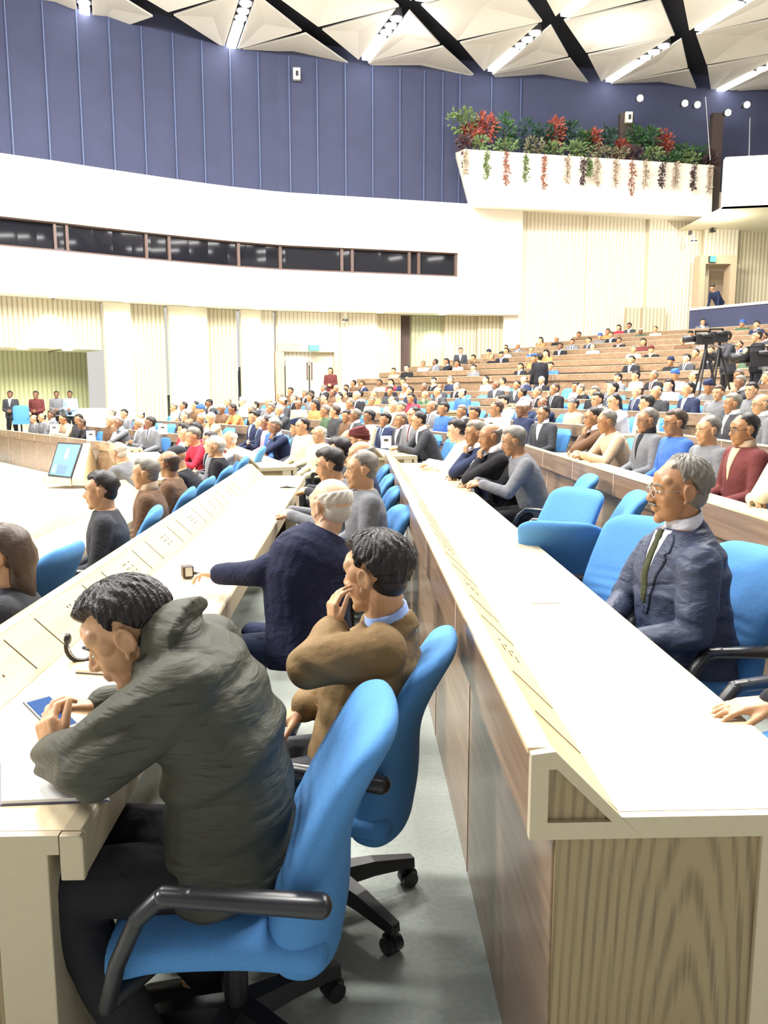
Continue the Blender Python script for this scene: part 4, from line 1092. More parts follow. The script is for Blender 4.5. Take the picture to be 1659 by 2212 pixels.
J['handL'] = dict(d=(-.30, .30, .75), n=(.55, .70, -.10), s=(.35, -.2, .5), curl=(30, 50, 35), thumb=25, k=1.08)
J['handR'] = dict(d=(-.80, -.10, .16), n=(-.1, -.55, -.75), s=(-.25, -.75, .5), curl=(35, 50, 25), thumb=30, k=1.05)
green, oG = hero(J, dict(vox=.0046, jvox=.006, jsm=9, hk=1.05, bulk=1.03, hem=-.03, grow=.026, sleeve=(.088, .080, .056), slen=.92, fold=.017, ffreq=5.5, fdir=(.5, .5, 2.7), wave=.35, tilt=.45, hair='quiff', hthick=.015, hn=150, standcollar=True, collar=False, trouser=1.06, neckr=.056),
      SK['tan'], HR['black'], olive, clothm(WC['black']), 'man in a padded olive jacket bent over a phone at the near desk')
mb = MB(); a, b = J['elR'], J['wrR']; mb.cap(b - (b - a) * .03, b - (b - a) * .10, .036, .037, 18); sub('wristband', mb, M['black'], green, oG)
# back seam welts of the jacket
bv = None
# --- man in the tan corduroy jacket, hand over his mouth
tan = cloth('tan_corduroy', (0.19, 0.122, 0.055, 1), 0.5, 12, 0.8)
bshirt = clothm((.32, .45, .80))
J = dict(pel=W(770, 1655, 2.38), chest=W(795, 1500, 2.38), nb=W(838, 1352, 2.37), R=V((.25, .97, 0)).normalized(), face=V((-.80, .52, -.10)), up=V((0, 0, 1)),
         head=W(812, 1241, 2.36), shL=W(822, 1402, 2.21), shR=W(792, 1395, 2.52), elL=W(668, 1440, 2.13), wrL=W(724, 1358, 2.28), elR=W(720, 1480, 2.56), wrR=W(655, 1528, 2.42),
         hipL=X3(-.05, 2.28, .50), hipR=X3(-.05, 2.46, .50), knL=X3(-.42, 2.24, .50), knR=X3(-.42, 2.44, .50), anL=X3(-.42, 2.24, .09), anR=X3(-.42, 2.44, .09), foot=(-1, 0, 0))
J['handL'] = dict(d=(-.10, .12, .95), n=(.9, .42, .0), s=(.35, -.9, .1), curl=(32, 34, 18), thumb=28, k=.86)
J['handR'] = dict(d=(-.8, -.1, -.5), n=(0, 0, -1), s=(0, -1, 0), curl=(20, 30, 20))
brown, oB = hero(J, dict(vox=.0046, jvox=.0065, jsm=7, hk=1.0, bulk=1.03, grow=.018, sleeve=(.074, .064, .050), slen=.93, suitcollar=True, fold=.009, ffreq=8, wave=.4, tilt=-.5, fdir=(.8, .8, 1.7), hair='quiff', hthick=.019, hn=140, neckr=.056),
      SK['tan'], HR['black'], tan, clothm(WC['charcoal']), 'man in a tan corduroy jacket covering his mouth with one hand', shirt=bshirt)
mb = MB(); a, b = J['elL'], J['wrL']; mb.cap(b - (b - a) * .02, b - (b - a) * .07, .031, .032, 18); sub('watch', mb, M['metal'], brown, oB)
# --- bald man in navy seen from behind, arm on the desk
J = dict(pel=X3(-.22, 3.62, .52), chest=X3(-.235, 3.66, .82), nb=W(704, 1150, 3.72), R=V((.72, .69, 0)).normalized(), face=V((-.62, .78, -.05)), up=V((0, 0, 1)),
         head=W(714, 1094, 3.75), shL=W(628, 1205, 3.60), shR=W(758, 1196, 3.84), elL=W(560, 1238, 3.60), wrL=W(478, 1240, 3.70), elR=W(770, 1270, 3.95), wrR=X3(-.32, 4.0, .80),
         hipL=X3(-.24, 3.55, .50), hipR=X3(-.20, 3.72, .50), knL=X3(-.58, 3.62, .50), knR=X3(-.5, 3.82, .50), anL=X3(-.56, 3.62, .09), anR=X3(-.5, 3.82, .09), foot=(-1, 0, 0))
J['handL'] = dict(d=(-.9, .3, 0), n=(0, 0, -1), s=(0, 1, 0)); J['handR'] = dict(d=(-.9, .0, 0), n=(0, 0, -1), s=(0, -1, 0))
bald, oC = hero(J, dict(vox=.006, jvox=.008, hk=1.1, bulk=1.16, slen=1.03, grow=.016, hair='fringe', hthick=.004, hn=90, collar=False, fold=.007), SK['light'], HR['white'], clothm((.014, .017, .045), .7), clothm(WC['navy']),
      'bald man in a dark navy suit seen from behind, arm on the desk')
# --- grey-haired man in the blue-grey suit
suit = cloth('slate_blue_suiting', (0.040, 0.050, 0.090, 1), 1.0, 8, 0.5, (1, 1, 2.2))
J = dict(pel=W(1488, 1440, 3.06), chest=W(1470, 1282, 3.06), nb=W(1476, 1140, 3.06), R=V((-.16, .985, 0)).normalized(), face=V((-1, .06, -.03)), up=V((0, 0, 1)),
         head=W(1467, 1060, 3.05), shL=W(1510, 1222, 2.88), shR=W(1420, 1190, 3.26), elL=W(1500, 1372, 2.80), wrL=W(1352, 1390, 2.88), elR=W(1348, 1300, 3.30), wrR=W(1300, 1345, 3.10),
         hipL=X3(1.24, 2.97, .62), hipR=X3(1.24, 3.15, .62), knL=X3(.88, 2.94, .62), knR=X3(.88, 3.17, .62), anL=X3(.88, 2.94, .21), anR=X3(.88, 3.17, .21), foot=(-1, 0, 0))
J['handL'] = dict(d=(-.8, .3, -.2), n=(0, 0, -1), s=(0, 1, 0)); J['handR'] = dict(d=(-.8, -.3, -.2), n=(0, 0, -1), s=(0, -1, 0))
stripe = clothm((.62, .64, .74))
olt = clothm((.04, .045, .02))
sman, oS = hero(J, dict(vox=.005, jvox=.0068, jsm=7, hk=1.07, bulk=1.10, belly=.02, suitcollar=True, grow=.016, sleeve=(.076, .062, .048), fold=.0075, ffreq=8, wave=.35, tilt=.5, fdir=(.7, .8, 1.7), hair='receding', hthick=.012, hn=130, moustache=True, vneck=True, tiemat=olt, floor=.12, neckr=.052),
      SK['brown'], HR['grey'], suit, clothm((.03, .037, .065)), 'grey-haired man in a slate blue suit and glasses at the right desk', shirt=stripe)
Rh = frame(J['face'], J['up']); L = lambda x, y, z: J['head'] + Rh @ V((x, y, z)) * 1.07
mb = MB()
for s_ in (-1, 1):
    mb.tube([L((.032 + .023 * math.cos(a)) * s_, .100, .000 + .017 * math.sin(a)) for a in [2 * math.pi * i / 16 for i in range(16)]], .0013, 6, True)
    mb.cap(L(.055 * s_, .099, .007), L(.082 * s_, -.005, .008), .0014, .0014, 6)
mb.cap(L(-.009, .103, .006), L(.009, .103, .006), .0014, .0014, 6)
sub('glasses', mb, M['metal'], sman, oS)
# lapels
me_ = None
for ch in sman.children:
    if ch.name.startswith('jacket'): me_ = ch.data
Jl = {k_: (v - oS if isinstance(v, V) and k_ in ('nb', 'chest', 'pel') else v) for k_, v in J.items()}
for u in (-1, 1):
    pl = [(-.33, .0 * u, .012 * u), (-.10, .030 * u, .094 * u), (-.085, .034 * u, .078 * u), (-.075, .036 * u, .100 * u), (-.03, .046 * u, .085 * u), (-.012, .050 * u, .070 * u)]
    if u < 0: pl = [(a, c, b) for a, b, c in pl]
    link('lapel', chest_patch(me_, Jl, pl, .0065, 6, 26), suit, sman)
# chairs of the foreground
chair(-.31, 1.86, 0, math.radians(90), 'blue swivel chair of the man in olive, nearest to the camera')
chair(-.10, 2.43, 0, math.radians(78), 'blue swivel chair behind the tan jacket, its dark back to the camera')
chair(1.27, 3.06, .12, math.radians(106), 'blue chair holding the man in the slate blue suit')
chair(1.42, 2.22, .12, math.radians(118), 'blue chair cut by the right edge above the resting hand')
# ------------------------------------------------------------------ phone, papers and small things on the near desks
a, b = W(72, 1505, 1.99), W(150, 1583, 1.90); d = (b - a); L_ = d.length; d.normalize()
c = (a + b) / 2; n_ = V((.55, -.35, .75)); n_ = (n_ - d * n_.dot(d)).normalized(); s_ = d.cross(n_); R = Matrix((s_, d, n_)).transposed()
root = empty('phone', c, 0, 'dark smartphone with a blue screen held by the man in olive', 'phone')
mb = MB(); mb.box((0, 0, 0), (.072, .142, .009), R); bevelled(mb.build('phone_body', plain('grey_phone_shell', (.18, .2, .2, 1), .3), root), .004)
mb = MB(); mb.box(R @ V((0, 0, .0052)), (.062, .118, .001), R); mb.build('screen', plain('phone_screen', (.02, .04, .1, 1), .1, emit=(.08, .17, .45, 1), es=.5, nscale=22, namp=0), root)
DT = .73
def book(pts, th, mats, label, cat='notebook', name='notebook', z=DT):
    q = [atz(px, py, z) for px, py in pts]; c = sum(q, V()) / 4; root = empty(name, c, 0, label, cat)
    mb = MB(); base = [p - c for p in q]
    cc = V(); mb.loft([[p for p in base], [p + V((0, 0, th * .3)) for p in base]]); mb.build('cover', mats[0], root)
    mb = MB(); base2 = [p * .97 for p in base]; mb.loft([[p + V((0, 0, th * .31)) for p in base2], [p + V((0, 0, th)) for p in base2]]); mb.build('pages', mats[1], root)
    return root
dk = plain('dark_blue_cover', (.10, .10, .16, 1), .5); lt = plain('pale_cover', (.6, .6, .65, 1), .5)
book([(0, 1742), (238, 1732), (190, 1655), (0, 1650)], .012, (dk, M['paper']), 'thick white notebook under the forearm of the man in olive')
book([(163, 1455), (262, 1462), (258, 1438), (185, 1436)], .014, (dk, M['paper']), 'closed dark-edged notebook in front of the face of the man in olive')
# headphones: tilted dark ring with pale inside
c = atz(178, 1395, DT + .055); root = empty('headphones', c, 0, 'black headphone band standing on the desk beside the bent head', 'headphones')
mb = MB(); pts = [V((.052 * math.cos(t), .015 * math.cos(t), .058 * math.sin(t))) for t in [math.radians(150 + 240 * i / 16) for i in range(17)]]
mb.tube(pts, .0075); mb.build('band', M['black'], root, True)
mb = MB(); mb.tube([p * .84 for p in pts[2:14]], .005); mb.build('padding', M['metal'], root, True)
mb = MB(); mb.ell(pts[-1], (.012, .022, .022)); mb.ell(pts[0], (.012, .022, .022)); mb.build('earpad', M['black'], root, True)
# small brown leather box and stick in front of the bald man
c = atz(405, 1236, DT + .03); root = empty('desk_gadget', c, 0, 'small brown box with a dark stick lying on the desk before the bald man', 'gadget')
mb = MB(); mb.box((0, 0, .005), (.055, .06, .06), Matrix.Rotation(.4, 3, 'Z')); bevelled(mb.build('box', plain('brown_leather', (.05, .028, .02, 1), .5), root), .006)
mb = MB(); mb.box((.012, -.028, .008), (.035, .012, .045), Matrix.Rotation(.4, 3, 'Z')); mb.build('window', M['metal'], root)
mb = MB(); mb.cyl((.03, 0, -.005), (.11, .02, -.012), .009); mb.build('stick', M['metal'], root, True)
c = atz(620, 1053, DT + .012); mb = MB(); mb.cap((-.07, 0, 0), (0, .0, .006), .010, .026, 12, V((0, 0, 1)), .5); mb.cap((0, 0, .006), (.09, 0, -.004), .026, .006, 12, V((0, 0, 1)), .5)
o = link('pouch', organic(mb, .005, 3), M['black'], None, 'crumpled black pouch lying at the far end of the near desk', 'pouch'); o.location = c
# microphones and cards
def paper(px, py, z, w_, h_, rz, label):
    c = atz(px, py, z); mb = MB(); mb.box((0, 0, .002), (w_, h_, .004)); o = mb.build('paper_sheet', M['paper'], None, label=label, cat='paper', group='papers on the desks'); o.location = c; o.rotation_euler = (0, 0, rz)
paper(1165, 1290, .85, .12, .2, .05, 'thin paper sheet in the middle of the large right desk')
paper(985, 1068, .85, .2, .28, .1, 'paper sheet at the far end of the right desk near the leaning men')
paper(940, 1030, .85, .16, .2, .4, 'paper sheet nearest to the far end of the right desk')
def card(px, py, Y, hgt, label):
    c = aty(px, py, Y); root = empty('place_card', c, 0, label, 'sign', 'white place cards'); mb = MB(); mb.box((0, 0, hgt / 2), (hgt * .85, .012, hgt)); mb.build('card', M['paper'], root)
    mb = MB(); mb.box((0, -.008, hgt * .66), (hgt * .35, .004, hgt * .16)); mb.build('mark', M['slot'], root)
    mb = MB(); mb.box((0, .02, .006), (hgt * .85, .06, .012)); mb.build('foot', M['paper'], root)
card(834, 968, 9.9, .15, 'white place card on the rail left of the three suited men'); card(1060, 931, 11.5, .16, 'white place card behind the head of the leaning man in white')
card(197, 953, 16.0, .20, 'white place card on the front rail of the far block'); card(118, 938, 18.0, .22, 'white place card before the men at the far left rail'); card(352, 938, 14.5, .18, 'white place card beside the woman in red')
# monitor in its slanted wooden stand
c = aty(150, 1035, 16.2); root = empty('floor_monitor', c, 0, 'slanted floor monitor showing a pale blue picture before the front rail', 'monitor')
def q3(px, py, Y): return aty(px, py, Y) - c
A_, B_, C_, D_ = q3(103, 1028, 15.6), q3(153, 1034, 15.5), q3(178, 958, 16.2), q3(125, 955, 16.3)
nn = (B_ - A_).cross(D_ - A_).normalized()
mb = MB(); mb.loft([[A_, B_, C_, D_], [p + nn * .06 for p in (A_, B_, C_, D_)]]) if nn.y > 0 else mb.loft([[A_, B_, C_, D_], [p - nn * .06 for p in (A_, B_, C_, D_)]])
mb.build('bezel', M['black'], root)
ctr = (A_ + B_ + C_ + D_) / 4; f_ = -.004 if nn.y > 0 else .004
inn = [ctr + (p - ctr) * .90 + nn * f_ for p in (A_, B_, C_, D_)]
mb = MB(); mb.loft([inn, [p - nn * f_ * .8 for p in inn]]); mb.build('screen', plain('pale_blue_screen', (.02, .03, .03, 1), .3, emit=(.36, .68, .76, 1), es=.62), root)
def onscr(u0, u1, v0, v1, col, nm):
    g = lambda u, v: (inn[0] * (1 - u) + inn[1] * u) * (1 - v) + (inn[3] * (1 - u) + inn[2] * u) * v + nn * f_ * .5
    mb = MB(); mb.loft([[g(u0, v0), g(u1, v0), g(u1, v1), g(u0, v1)], [g(u0, v0) + nn * f_, g(u1, v0) + nn * f_, g(u1, v1) + nn * f_, g(u0, v1) + nn * f_]]); mb.build(nm, plain(nm + '_colour', tuple(c * .3 for c in col[:3]) + (1,), .5, emit=col, es=.5), root)
onscr(.28, .72, .05, .32, (.12, .22, .5, 1), 'screen_block'); onscr(.05, .25, .05, .3, (.25, .5, .62, 1), 'screen_patch'); onscr(.45, .6, .5, .85, (.6, .35, .5, 1), 'screen_mark')
mb = MB(); mb.loft([[B_ + V((.02, 0, 0)), C_ + V((.02, 0, 0)), V((C_.x + .1, C_.y + .25, B_.z - .12)), V((B_.x + .02, B_.y, B_.z - .12))], [B_ + V((.22, .05, 0)), C_ + V((.12, .1, .01)), V((C_.x + .25, C_.y + .3, B_.z - .12)), V((B_.x + .3, B_.y + .1, B_.z - .12))]])
mb.build('stand', M['top'], root)
mb = MB(); mb.loft([[A_ + V((-.1, 0, 0)), B_, B_ + V((0, .3, 0)), A_ + V((-.1, .3, 0))], [p + V((0, 0, -.14)) for p in (A_ + V((-.1, 0, 0)), B_, B_ + V((0, .3, 0)), A_ + V((-.1, .3, 0)))]]); mb.build('plinth', M['top'], root)

# ------------------------------------------------------------------ exit signs, cameras, wall boxes
def wallbox(name, px, py, Y, w_, h_, d_, mat, label, cat, inner=None):
    c = aty(px, py, Y); root = empty(name, c, 0, label, cat); mb = MB(); mb.box((0, 0, 0), (w_, d_, h_)); mb.build('housing', mat, root)
    if inner: mb = MB(); mb.box((0.02, -d_ / 2 - .01, 0), (w_ * inner[0], .02, h_ * inner[1])); mb.build(inner[2], inner[3], root)
    return root
wallbox('exit_sign', 678, 752, wall_y(wp(678).x) + .45, .42, .24, .12, M['black'], 'green glowing exit sign over the double door in the far wall', 'exit sign', (.96, .9, 'face', M['exit']))
wallbox('exit_sign', 1538, 560, YD - .07, .26, .24, .10, M['black'], 'green glowing exit sign over the upper right doorway', 'exit sign', (.92, .9, 'face', M['exit']))
for px, py, wy, lb in ((641, 160, wall_y(wp(641).x) + .2, 'small square white box fixed high on the navy wall, left of centre'), (1358, 254, 33.6, 'small square white box on the navy wall above the planter')):
    wallbox('wall_speaker', px, py, wy, .26, .40, .15, M['panelc'], lb, 'speaker', (.4, .45, 'grille', M['black']))
wallbox('wall_speaker', 1540, 495, 34.3, .16, .24, .2, M['black'], 'small black box on the slat wall over the upper doorway', 'speaker', (.4, .6, 'grille', M['metal']))
wallbox('wall_speaker', 1491, 503, 34.0, .10, .16, .12, M['black'], 'tiny black box on the pale wall left of the upper doorway', 'speaker')
for px, py, Y, lb in ((746, 692, wall_y(wp(746).x) + .5, 'grey dome camera under the white band beside the double door'), (1499, 521, 33.9, 'white hanging dome camera left of the upper doorway')):
    c = aty(px, py, Y); root = empty('dome_camera', c, 0, lb, 'camera'); mb = MB(); mb.ell((0, 0, 0), (.12, .12, .11)); mb.build('dome', M['metal'] if px < 1000 else M['white'], root, True)
    mb = MB(); mb.cyl((0, 0, .08), (0, .1, .3), .04); mb.build('bracket', M['white'], root)
    mb = MB(); mb.cyl((0, 0, -.02), (0, 0, .03), .125); mb.build('ring', M['black'], root)

# ------------------------------------------------------------------ plants on the planter, garlands
GREEN = [plain('leaf_%d' % i, c_, .6, nscale=9, namp=.4) for i, c_ in enumerate([(.035, .10, .03, 1), (.015, .055, .03, 1), (.12, .18, .06, 1), (.15, .14, .08, 1)])]
REDL = plain('red_leaf', (.30, .065, .04, 1), .6, nscale=9, namp=.4); STEM = plain('stem', (.06, .045, .02, 1), .8); DARKL = plain('dark_red_leaf', (.06, .03, .035, 1), .7)
rng = random.Random(4)
def leaves(mb, c, r, n, ls, droop=0):
    for i in range(n):
        u = V((rng.gauss(0, 1), rng.gauss(0, 1), rng.gauss(0, 1))).normalized() * (rng.random() ** .4)
        p = c + V((u.x * r[0], u.y * r[1], u.z * r[2])); d = (u + V((rng.uniform(-.6, .6), rng.uniform(-.6, .6), rng.uniform(-.4, .6) - droop))).normalized(); g = d.orthogonal().normalized() * rng.uniform(.25, .4) * ls; nn = d.cross(g).normalized() * .18 * ls
        L2 = d * ls * rng.uniform(.7, 1.2)
        mb.add([p, p + L2 * .5 + g + nn, p + L2, p + L2 * .5 - g + nn, p + L2 * .5], [(0, 1, 2, 4), (0, 4, 2, 3)])
def rimY(px): return YB + 1.9 * (px - 1003) / 537
def plant(px, py, w_, h_, mat, kind, label, n=150, dy=.5, ls=.22):
    Y = rimY(px) + dy; rim = aty(px, 322 + (px - 1003) * .0633, rimY(px)).z
    c = aty(px, py, Y); s = Y / F; root = empty('shrub', (c.x, c.y, rim - .1), 0, label, 'plant', 'plants on the planter balcony')
    mb = MB(); leaves(mb, V((0, 0, c.z - rim + .1)), (w_ / 2 * s, .35, h_ / 2 * s), n, ls); mb.build('foliage', mat, root)
    mb = MB(); mb.cap((0, 0, -.3), (0, 0, c.z - rim + .1), .03, .015, 6); mb.build('stem', STEM, root)
PL = [(1000, 262, 56, 50, GREEN[2], 'yellow-green'), (1016, 290, 36, 34, REDL, 'low red'), (1050, 277, 42, 62, REDL, 'tall red'), (1090, 283, 40, 60, GREEN[0], 'green'), (1140, 292, 56, 56, GREEN[1], 'dark green'),
      (1178, 300, 40, 50, GREEN[1], 'dark green'), (1200, 288, 34, 60, REDL, 'red'), (1232, 290, 44, 52, GREEN[1], 'dark green'), (1262, 310, 40, 44, GREEN[0], 'green'), (1282, 300, 26, 36, REDL, 'small red'), (1312, 302, 40, 52, GREEN[1], 'dark green'),
      (1342, 322, 34, 30, REDL, 'low red'), (1372, 300, 40, 44, GREEN[0], 'green'), (1402, 302, 44, 42, GREEN[0], 'bushy green'), (1434, 308, 32, 46, REDL, 'red'), (1470, 332, 46, 34, GREEN[0], 'green'), (1512, 336, 50, 34, GREEN[0], 'green')]
for i, (px, py, w_, h_, mt, nm) in enumerate(PL): plant(px, py, w_, h_, mt, 0, '%s leafed shrub on the white planter, %s from the left in the back line' % (nm, ordn[i]), dy=.9)
PF = [(1003, 312, 30, 30, DARKL, 'dark purple'), (1035, 312, 40, 26, GREEN[2], 'pale green'), (1092, 318, 50, 26, GREEN[2], 'pale green'), (1155, 318, 44, 34, GREEN[3], 'brownish'), (1197, 324, 44, 26, GREEN[2], 'pale green'), (1246, 322, 34, 34, GREEN[2], 'yellow-green'),
      (1296, 328, 46, 26, GREEN[3], 'grey-green'), (1335, 334, 40, 22, GREEN[3], 'grey-green'), (1368, 332, 30, 30, DARKL, 'dark purple'), (1408, 334, 44, 28, GREEN[2], 'pale green'), (1450, 340, 40, 22, GREEN[0], 'green'), (1490, 343, 44, 20, GREEN[2], 'pale green'), (1534, 340, 20, 24, DARKL, 'dark')]
for i, (px, py, w_, h_, mt, nm) in enumerate(PF): plant(px, py, w_, h_, mt, 0, '%s low shrub along the planter rim, %s from the left in the front line' % (nm, ordn[i]), n=110, dy=.25, ls=.18)
cols = {'pale': plain('dry_pale_petals', (.42, .33, .24, 1), .8), 'green': GREEN[2], 'red': plain('red_petals', (.32, .13, .09, 1), .7), 'dark': DARKL}
GL = [(1007, 'pale', 52), (1052, 'green', 56), (1094, 'red', 68), (1137, 'green', 58), (1176, 'red', 70), (1227, 'pale', 56), (1262, 'dark', 56), (1276, 'green', 36), (1292, 'pale', 58), (1331, 'pale', 58), (1366, 'red', 72), (1396, 'pale', 54), (1431, 'dark', 52), (1461, 'pale', 48), (1500, 'dark', 56), (1534, 'pale', 56)]
for i, (px, cn, ln) in enumerate(GL):
    Y = rimY(px) - .10; p0 = aty(px, 324 + (px - 1003) * .0633, Y); p1 = aty(px, 324 + (px - 1003) * .0633 + ln, Y)
    root = empty('hanging_garland', p0, 0, '%s leaf garland hanging over the planter front, %s from the left' % (cn, ordn[i]), 'garland', 'garlands hanging from the planter')
    mb = MB(); L_ = p0.z - p1.z; nq = 8
    for q in range(nq): leaves(mb, V((rng.uniform(-.03, .03), -.02, -L_ * (q + .5) / nq)), (.07, .04, L_ / nq * .6), 14, .13, .6)
    mb.build('leaves', cols[cn], root); mb = MB(); mb.tube([(0, .05, .05), (0, 0, 0), (0, 0, -L_)], .012, 5); mb.build('string', STEM, root)

# ------------------------------------------------------------------ seated people of the near block, one by one
PI2 = math.pi / 2
def who(row, px, Y, kind, label, chairlabel=None, dx=0, rz=90, cdx=0, crz=None, X=None, dz=0, **kw):
    rt_ = atz(px, 1000, 1.0).x / atz(px, 1000, 1.0).y
    X = rt_ * Y if X is None else X
    if row == 'Z' and px > 100: X = -1.66; Y = X / rt_
    if row == 'A': X = min(X, .0)
    zf = ROWZ[row] + dz
    o = crowd(kind, X + dx, Y, zf, math.radians(rz), label, **kw)
    if chairlabel:
      c_ = chair(X + dx + (.0 if row == 'Z' else (-.05 if row == 'A' else .03)) + cdx, Y, zf, math.radians(rz if crz is None else crz), chairlabel)
      if row == 'Z': c_.scale = (1, 1, 1.14)
    return o
# front row, left of the near desk (their backs against its raised front)
who('Z', -20, 3.25, 'lap', 'woman with long dark hair and a dark jacket, cut by the left edge', None, X=-1.46, hair='long', hc='brown', col='charcoal', rz=100, sc_=.97)
c_ = chair(-1.78, 3.16, -.13, math.radians(88), 'blue chair of the long-haired woman at the left edge'); c_.scale = (1, 1, .9)
c_ = chair(-1.72, 3.80, -.13, math.radians(84), 'empty blue chair beside the long-haired woman in the front row'); c_.scale = (1, 1, 1.17)
who('Z', 205, 4.85, 'lap', 'man with short black hair and dark jacket, right of the empty front-row chair', 'blue chair behind the short-haired man in the front row', hair='short', col='charcoal', rz=100)
who('Z', 305, 5.7, 'lap', 'man with cropped greying hair and brown jacket with beige collar, front row', 'blue chair behind the man with the beige collar', hair='short', hc='grey', col='brown', shirt='beige', rz=95)
who('Z', 362, 6.6, 'turn', 'bald man with dark brown jacket in the front row', 'blue chair of the bald man in brown, front row', hair='fringe', hc='brown', col='brown', skin='brown', rz=90)
who('Z', 415, 7.4, 'desk', 'man bowing forward in black with grey cap, front row', 'blue chair of the bowing man in the front row', hair='none', head='cap', hcol='charcoal', col='black', rz=92)
who('Z', 462, 8.3, 'lap', 'white-haired man with black coat in the front row', 'blue chair of the white-haired man in black', hair='short', hc='white', col='black', rz=96)
who('Z', 512, 9.2, 'chin', 'grey-haired man with white top, last of the near front row', 'blue chair at the far end of the near front row', hair='fringe', hc='white', col='white', rz=96)
crowd('desk', atz(283, 1000, .5).x / atz(283, 1000, .5).y * 9.0, 9.0, -.13, math.radians(75), 'man in grey leaning forward and reading a newspaper on the front desk', hair='fringe', hc='white', col='grey')
# row of the near desk, beyond the bald man in navy
who('A', 785, 5.15, 'lap', 'grey-haired man in a light grey jacket behind the bald man in navy', 'blue chair of the man in light grey', hair='receding', hc='grey', col='grey', rz=100)
who('A', 795, 6.3, 'lap', 'balding man in dark blue beyond the man in light grey', 'blue chair of the balding man in dark blue', hair='fringe', hc='grey', col='navy', rz=92)
who('A', 722, 5.9, 'desk', 'young man with thick black hair bending over the near desk', None, hair='quiff', col='grey', rz=95, dx=.12)
who('A', 772, 7.3, 'desk', 'man with flat dark cap-like hair and dark coat near the far desk end', 'blue chair of the man with flat dark hair', hair='quiff', col='charcoal', rz=92)
who('A', 750, 8.4, 'lap', 'bald man with cream coat at the far end of the near desk', None, hair='fringe', hc='white', col='cream', rz=100)
who('A', 806, 8.3, 'lap', 'man in a maroon turban at the far end of the near row', 'blue chair of the man in the maroon turban', head='turban', hcol='maroon', col='charcoal', rz=92)
# right desk row, beyond the slate blue suit
chair(1.16, 3.72, .12, math.radians(126), 'empty blue chair, front turned to the camera, left of the slate suit')
c_ = chair(1.20, 4.5, .12, math.radians(-22), 'empty blue chair turned away with its darker back to the camera'); c_.scale = (1, 1, .94)
chair(1.14, 5.0, .12, math.radians(120), 'empty blue chair with ribbed front beside the leaning men')
chair(1.42, 5.05, .12, math.radians(80), 'empty blue chair seen edge-on against the wooden front')
chair(1.42, 6.1, .12, math.radians(84), 'empty blue chair behind the back of the man in light grey tweed')
who('B', 1140, 6.75, 'desk', 'grey-haired man in grey tweed leaning forward at the right desk', None, hair='short', hc='grey', col='grey', skin='brown', rz=92, dx=.03)
who('B', 1080, 7.1, 'chin', 'balding man in dark suit resting his chin at the right desk', None, hair='fringe', hc='grey', col='black', skin='brown', rz=96, shirt='white')
who('B', 1046, 7.7, 'chin', 'man in dark suit with red scarf leaning at the right desk', None, hair='short', hc='grey', col='navy', skin='brown', rz=96, tie='red', shirt='white')
who('B', 1016, 8.7, 'desk', 'younger man in white reaching over the far end of the right desk', 'blue chair of the man in white at the right desk', hair='short', hc='black', col='white', skin='light', rz=90, tr='white')
# person at the right edge: only the resting hand shows
sit = seated(6, 0, 0, 'lap')
J = dict(pel=X3(1.74, 1.66, .65), chest=X3(1.71, 1.66, .96), nb=X3(1.69, 1.66, 1.18), R=V((0, 1, 0)), face=V((-1, 0, 0)), up=V((0, 0, 1)), head=X3(1.66, 1.66, 1.31), shL=X3(1.68, 1.47, 1.10), shR=X3(1.68, 1.85, 1.10),
         elL=X3(1.50, 1.40, .90), wrL=X3(1.16, 1.60, .89), elR=X3(1.42, 1.98, .90), wrR=W(1664, 1608, 1.93), hipL=X3(1.70, 1.57, .62), hipR=X3(1.70, 1.75, .62), knL=X3(1.32, 1.55, .62), knR=X3(1.32, 1.77, .62), anL=X3(1.32, 1.55, .21), anR=X3(1.32, 1.77, .21), foot=(-1, 0, 0))
J['wrR'].z = .882
J['handR'] = dict(d=(-1, -.08, -.06), n=(0, 0, -1), s=(0, -1, 0), curl=(8, 16, 12), spread=8, thumb=30, k=1.0); J['handL'] = dict(d=(-1, .3, 0), n=(0, 0, -1), s=(0, 1, 0))
J['handR']['d'] = (-1, .05, -.10)
edge, oE = hero(J, dict(vox=.005, jvox=.010, grow=.014, slen=.985, floor=.12, hair='short', fold=.004), SK['tan'], HR['black'], clothm(WC['black']), clothm(WC['black']), 'person in a black sleeve with one hand resting on the right desk')
mb = MB(); a, b = J['elR'], J['wrR']; mb.cap(b - (b - a) * .0, b - (b - a) * .07, .032, .036, 18); sub('shirt_cuff', mb, clothm((.10, .12, .22)), edge, oE)
mb = MB();
# fourth row behind the walnut front
who('C', 1290, 9.2, 'chin', 'man in beige holding his chin in the fourth row', 'blue chair of the man holding his chin', hair='receding', hc='black', col='brown', skin='brown', rz=90, X=2.78, shirt='white')
who('C', 1330, 8.55, 'desk', 'man in a light beige coat in the fourth row', 'blue chair of the man in light beige', hair='receding', hc='grey', col='beige', skin='brown', rz=94, X=2.80)
who('C', 1378, 7.9, 'lap', 'man with glasses in a grey jacket over dark vest, fourth row', 'blue chair of the man in grey with glasses', hair='receding', hc='grey', col='grey', glasses=True, skin='brown', rz=95, X=2.82, shirt='black')
who('C', 1432, 7.2, 'lap', 'man with glasses and a bright blue shawl, fourth row', 'blue chair of the man in the blue shawl', hair='short', hc='brown', col='blue', glasses=True, skin='brown', rz=96, X=2.82)
who('C', 1495, 6.5, 'lap', 'grey-haired man in a pale grey coat just behind the slate suit', 'blue chair of the man in pale grey', hair='receding', hc='grey', col='grey', skin='tan', rz=100, X=2.82, sc_=.97)
who('C', 1575, 5.85, 'lap', 'balding man with glasses in a maroon jacket, fourth row', 'blue chair of the man in maroon', hair='receding', hc='black', col='maroon', glasses=True, skin='brown', rz=94, X=2.80, shirt='beige')
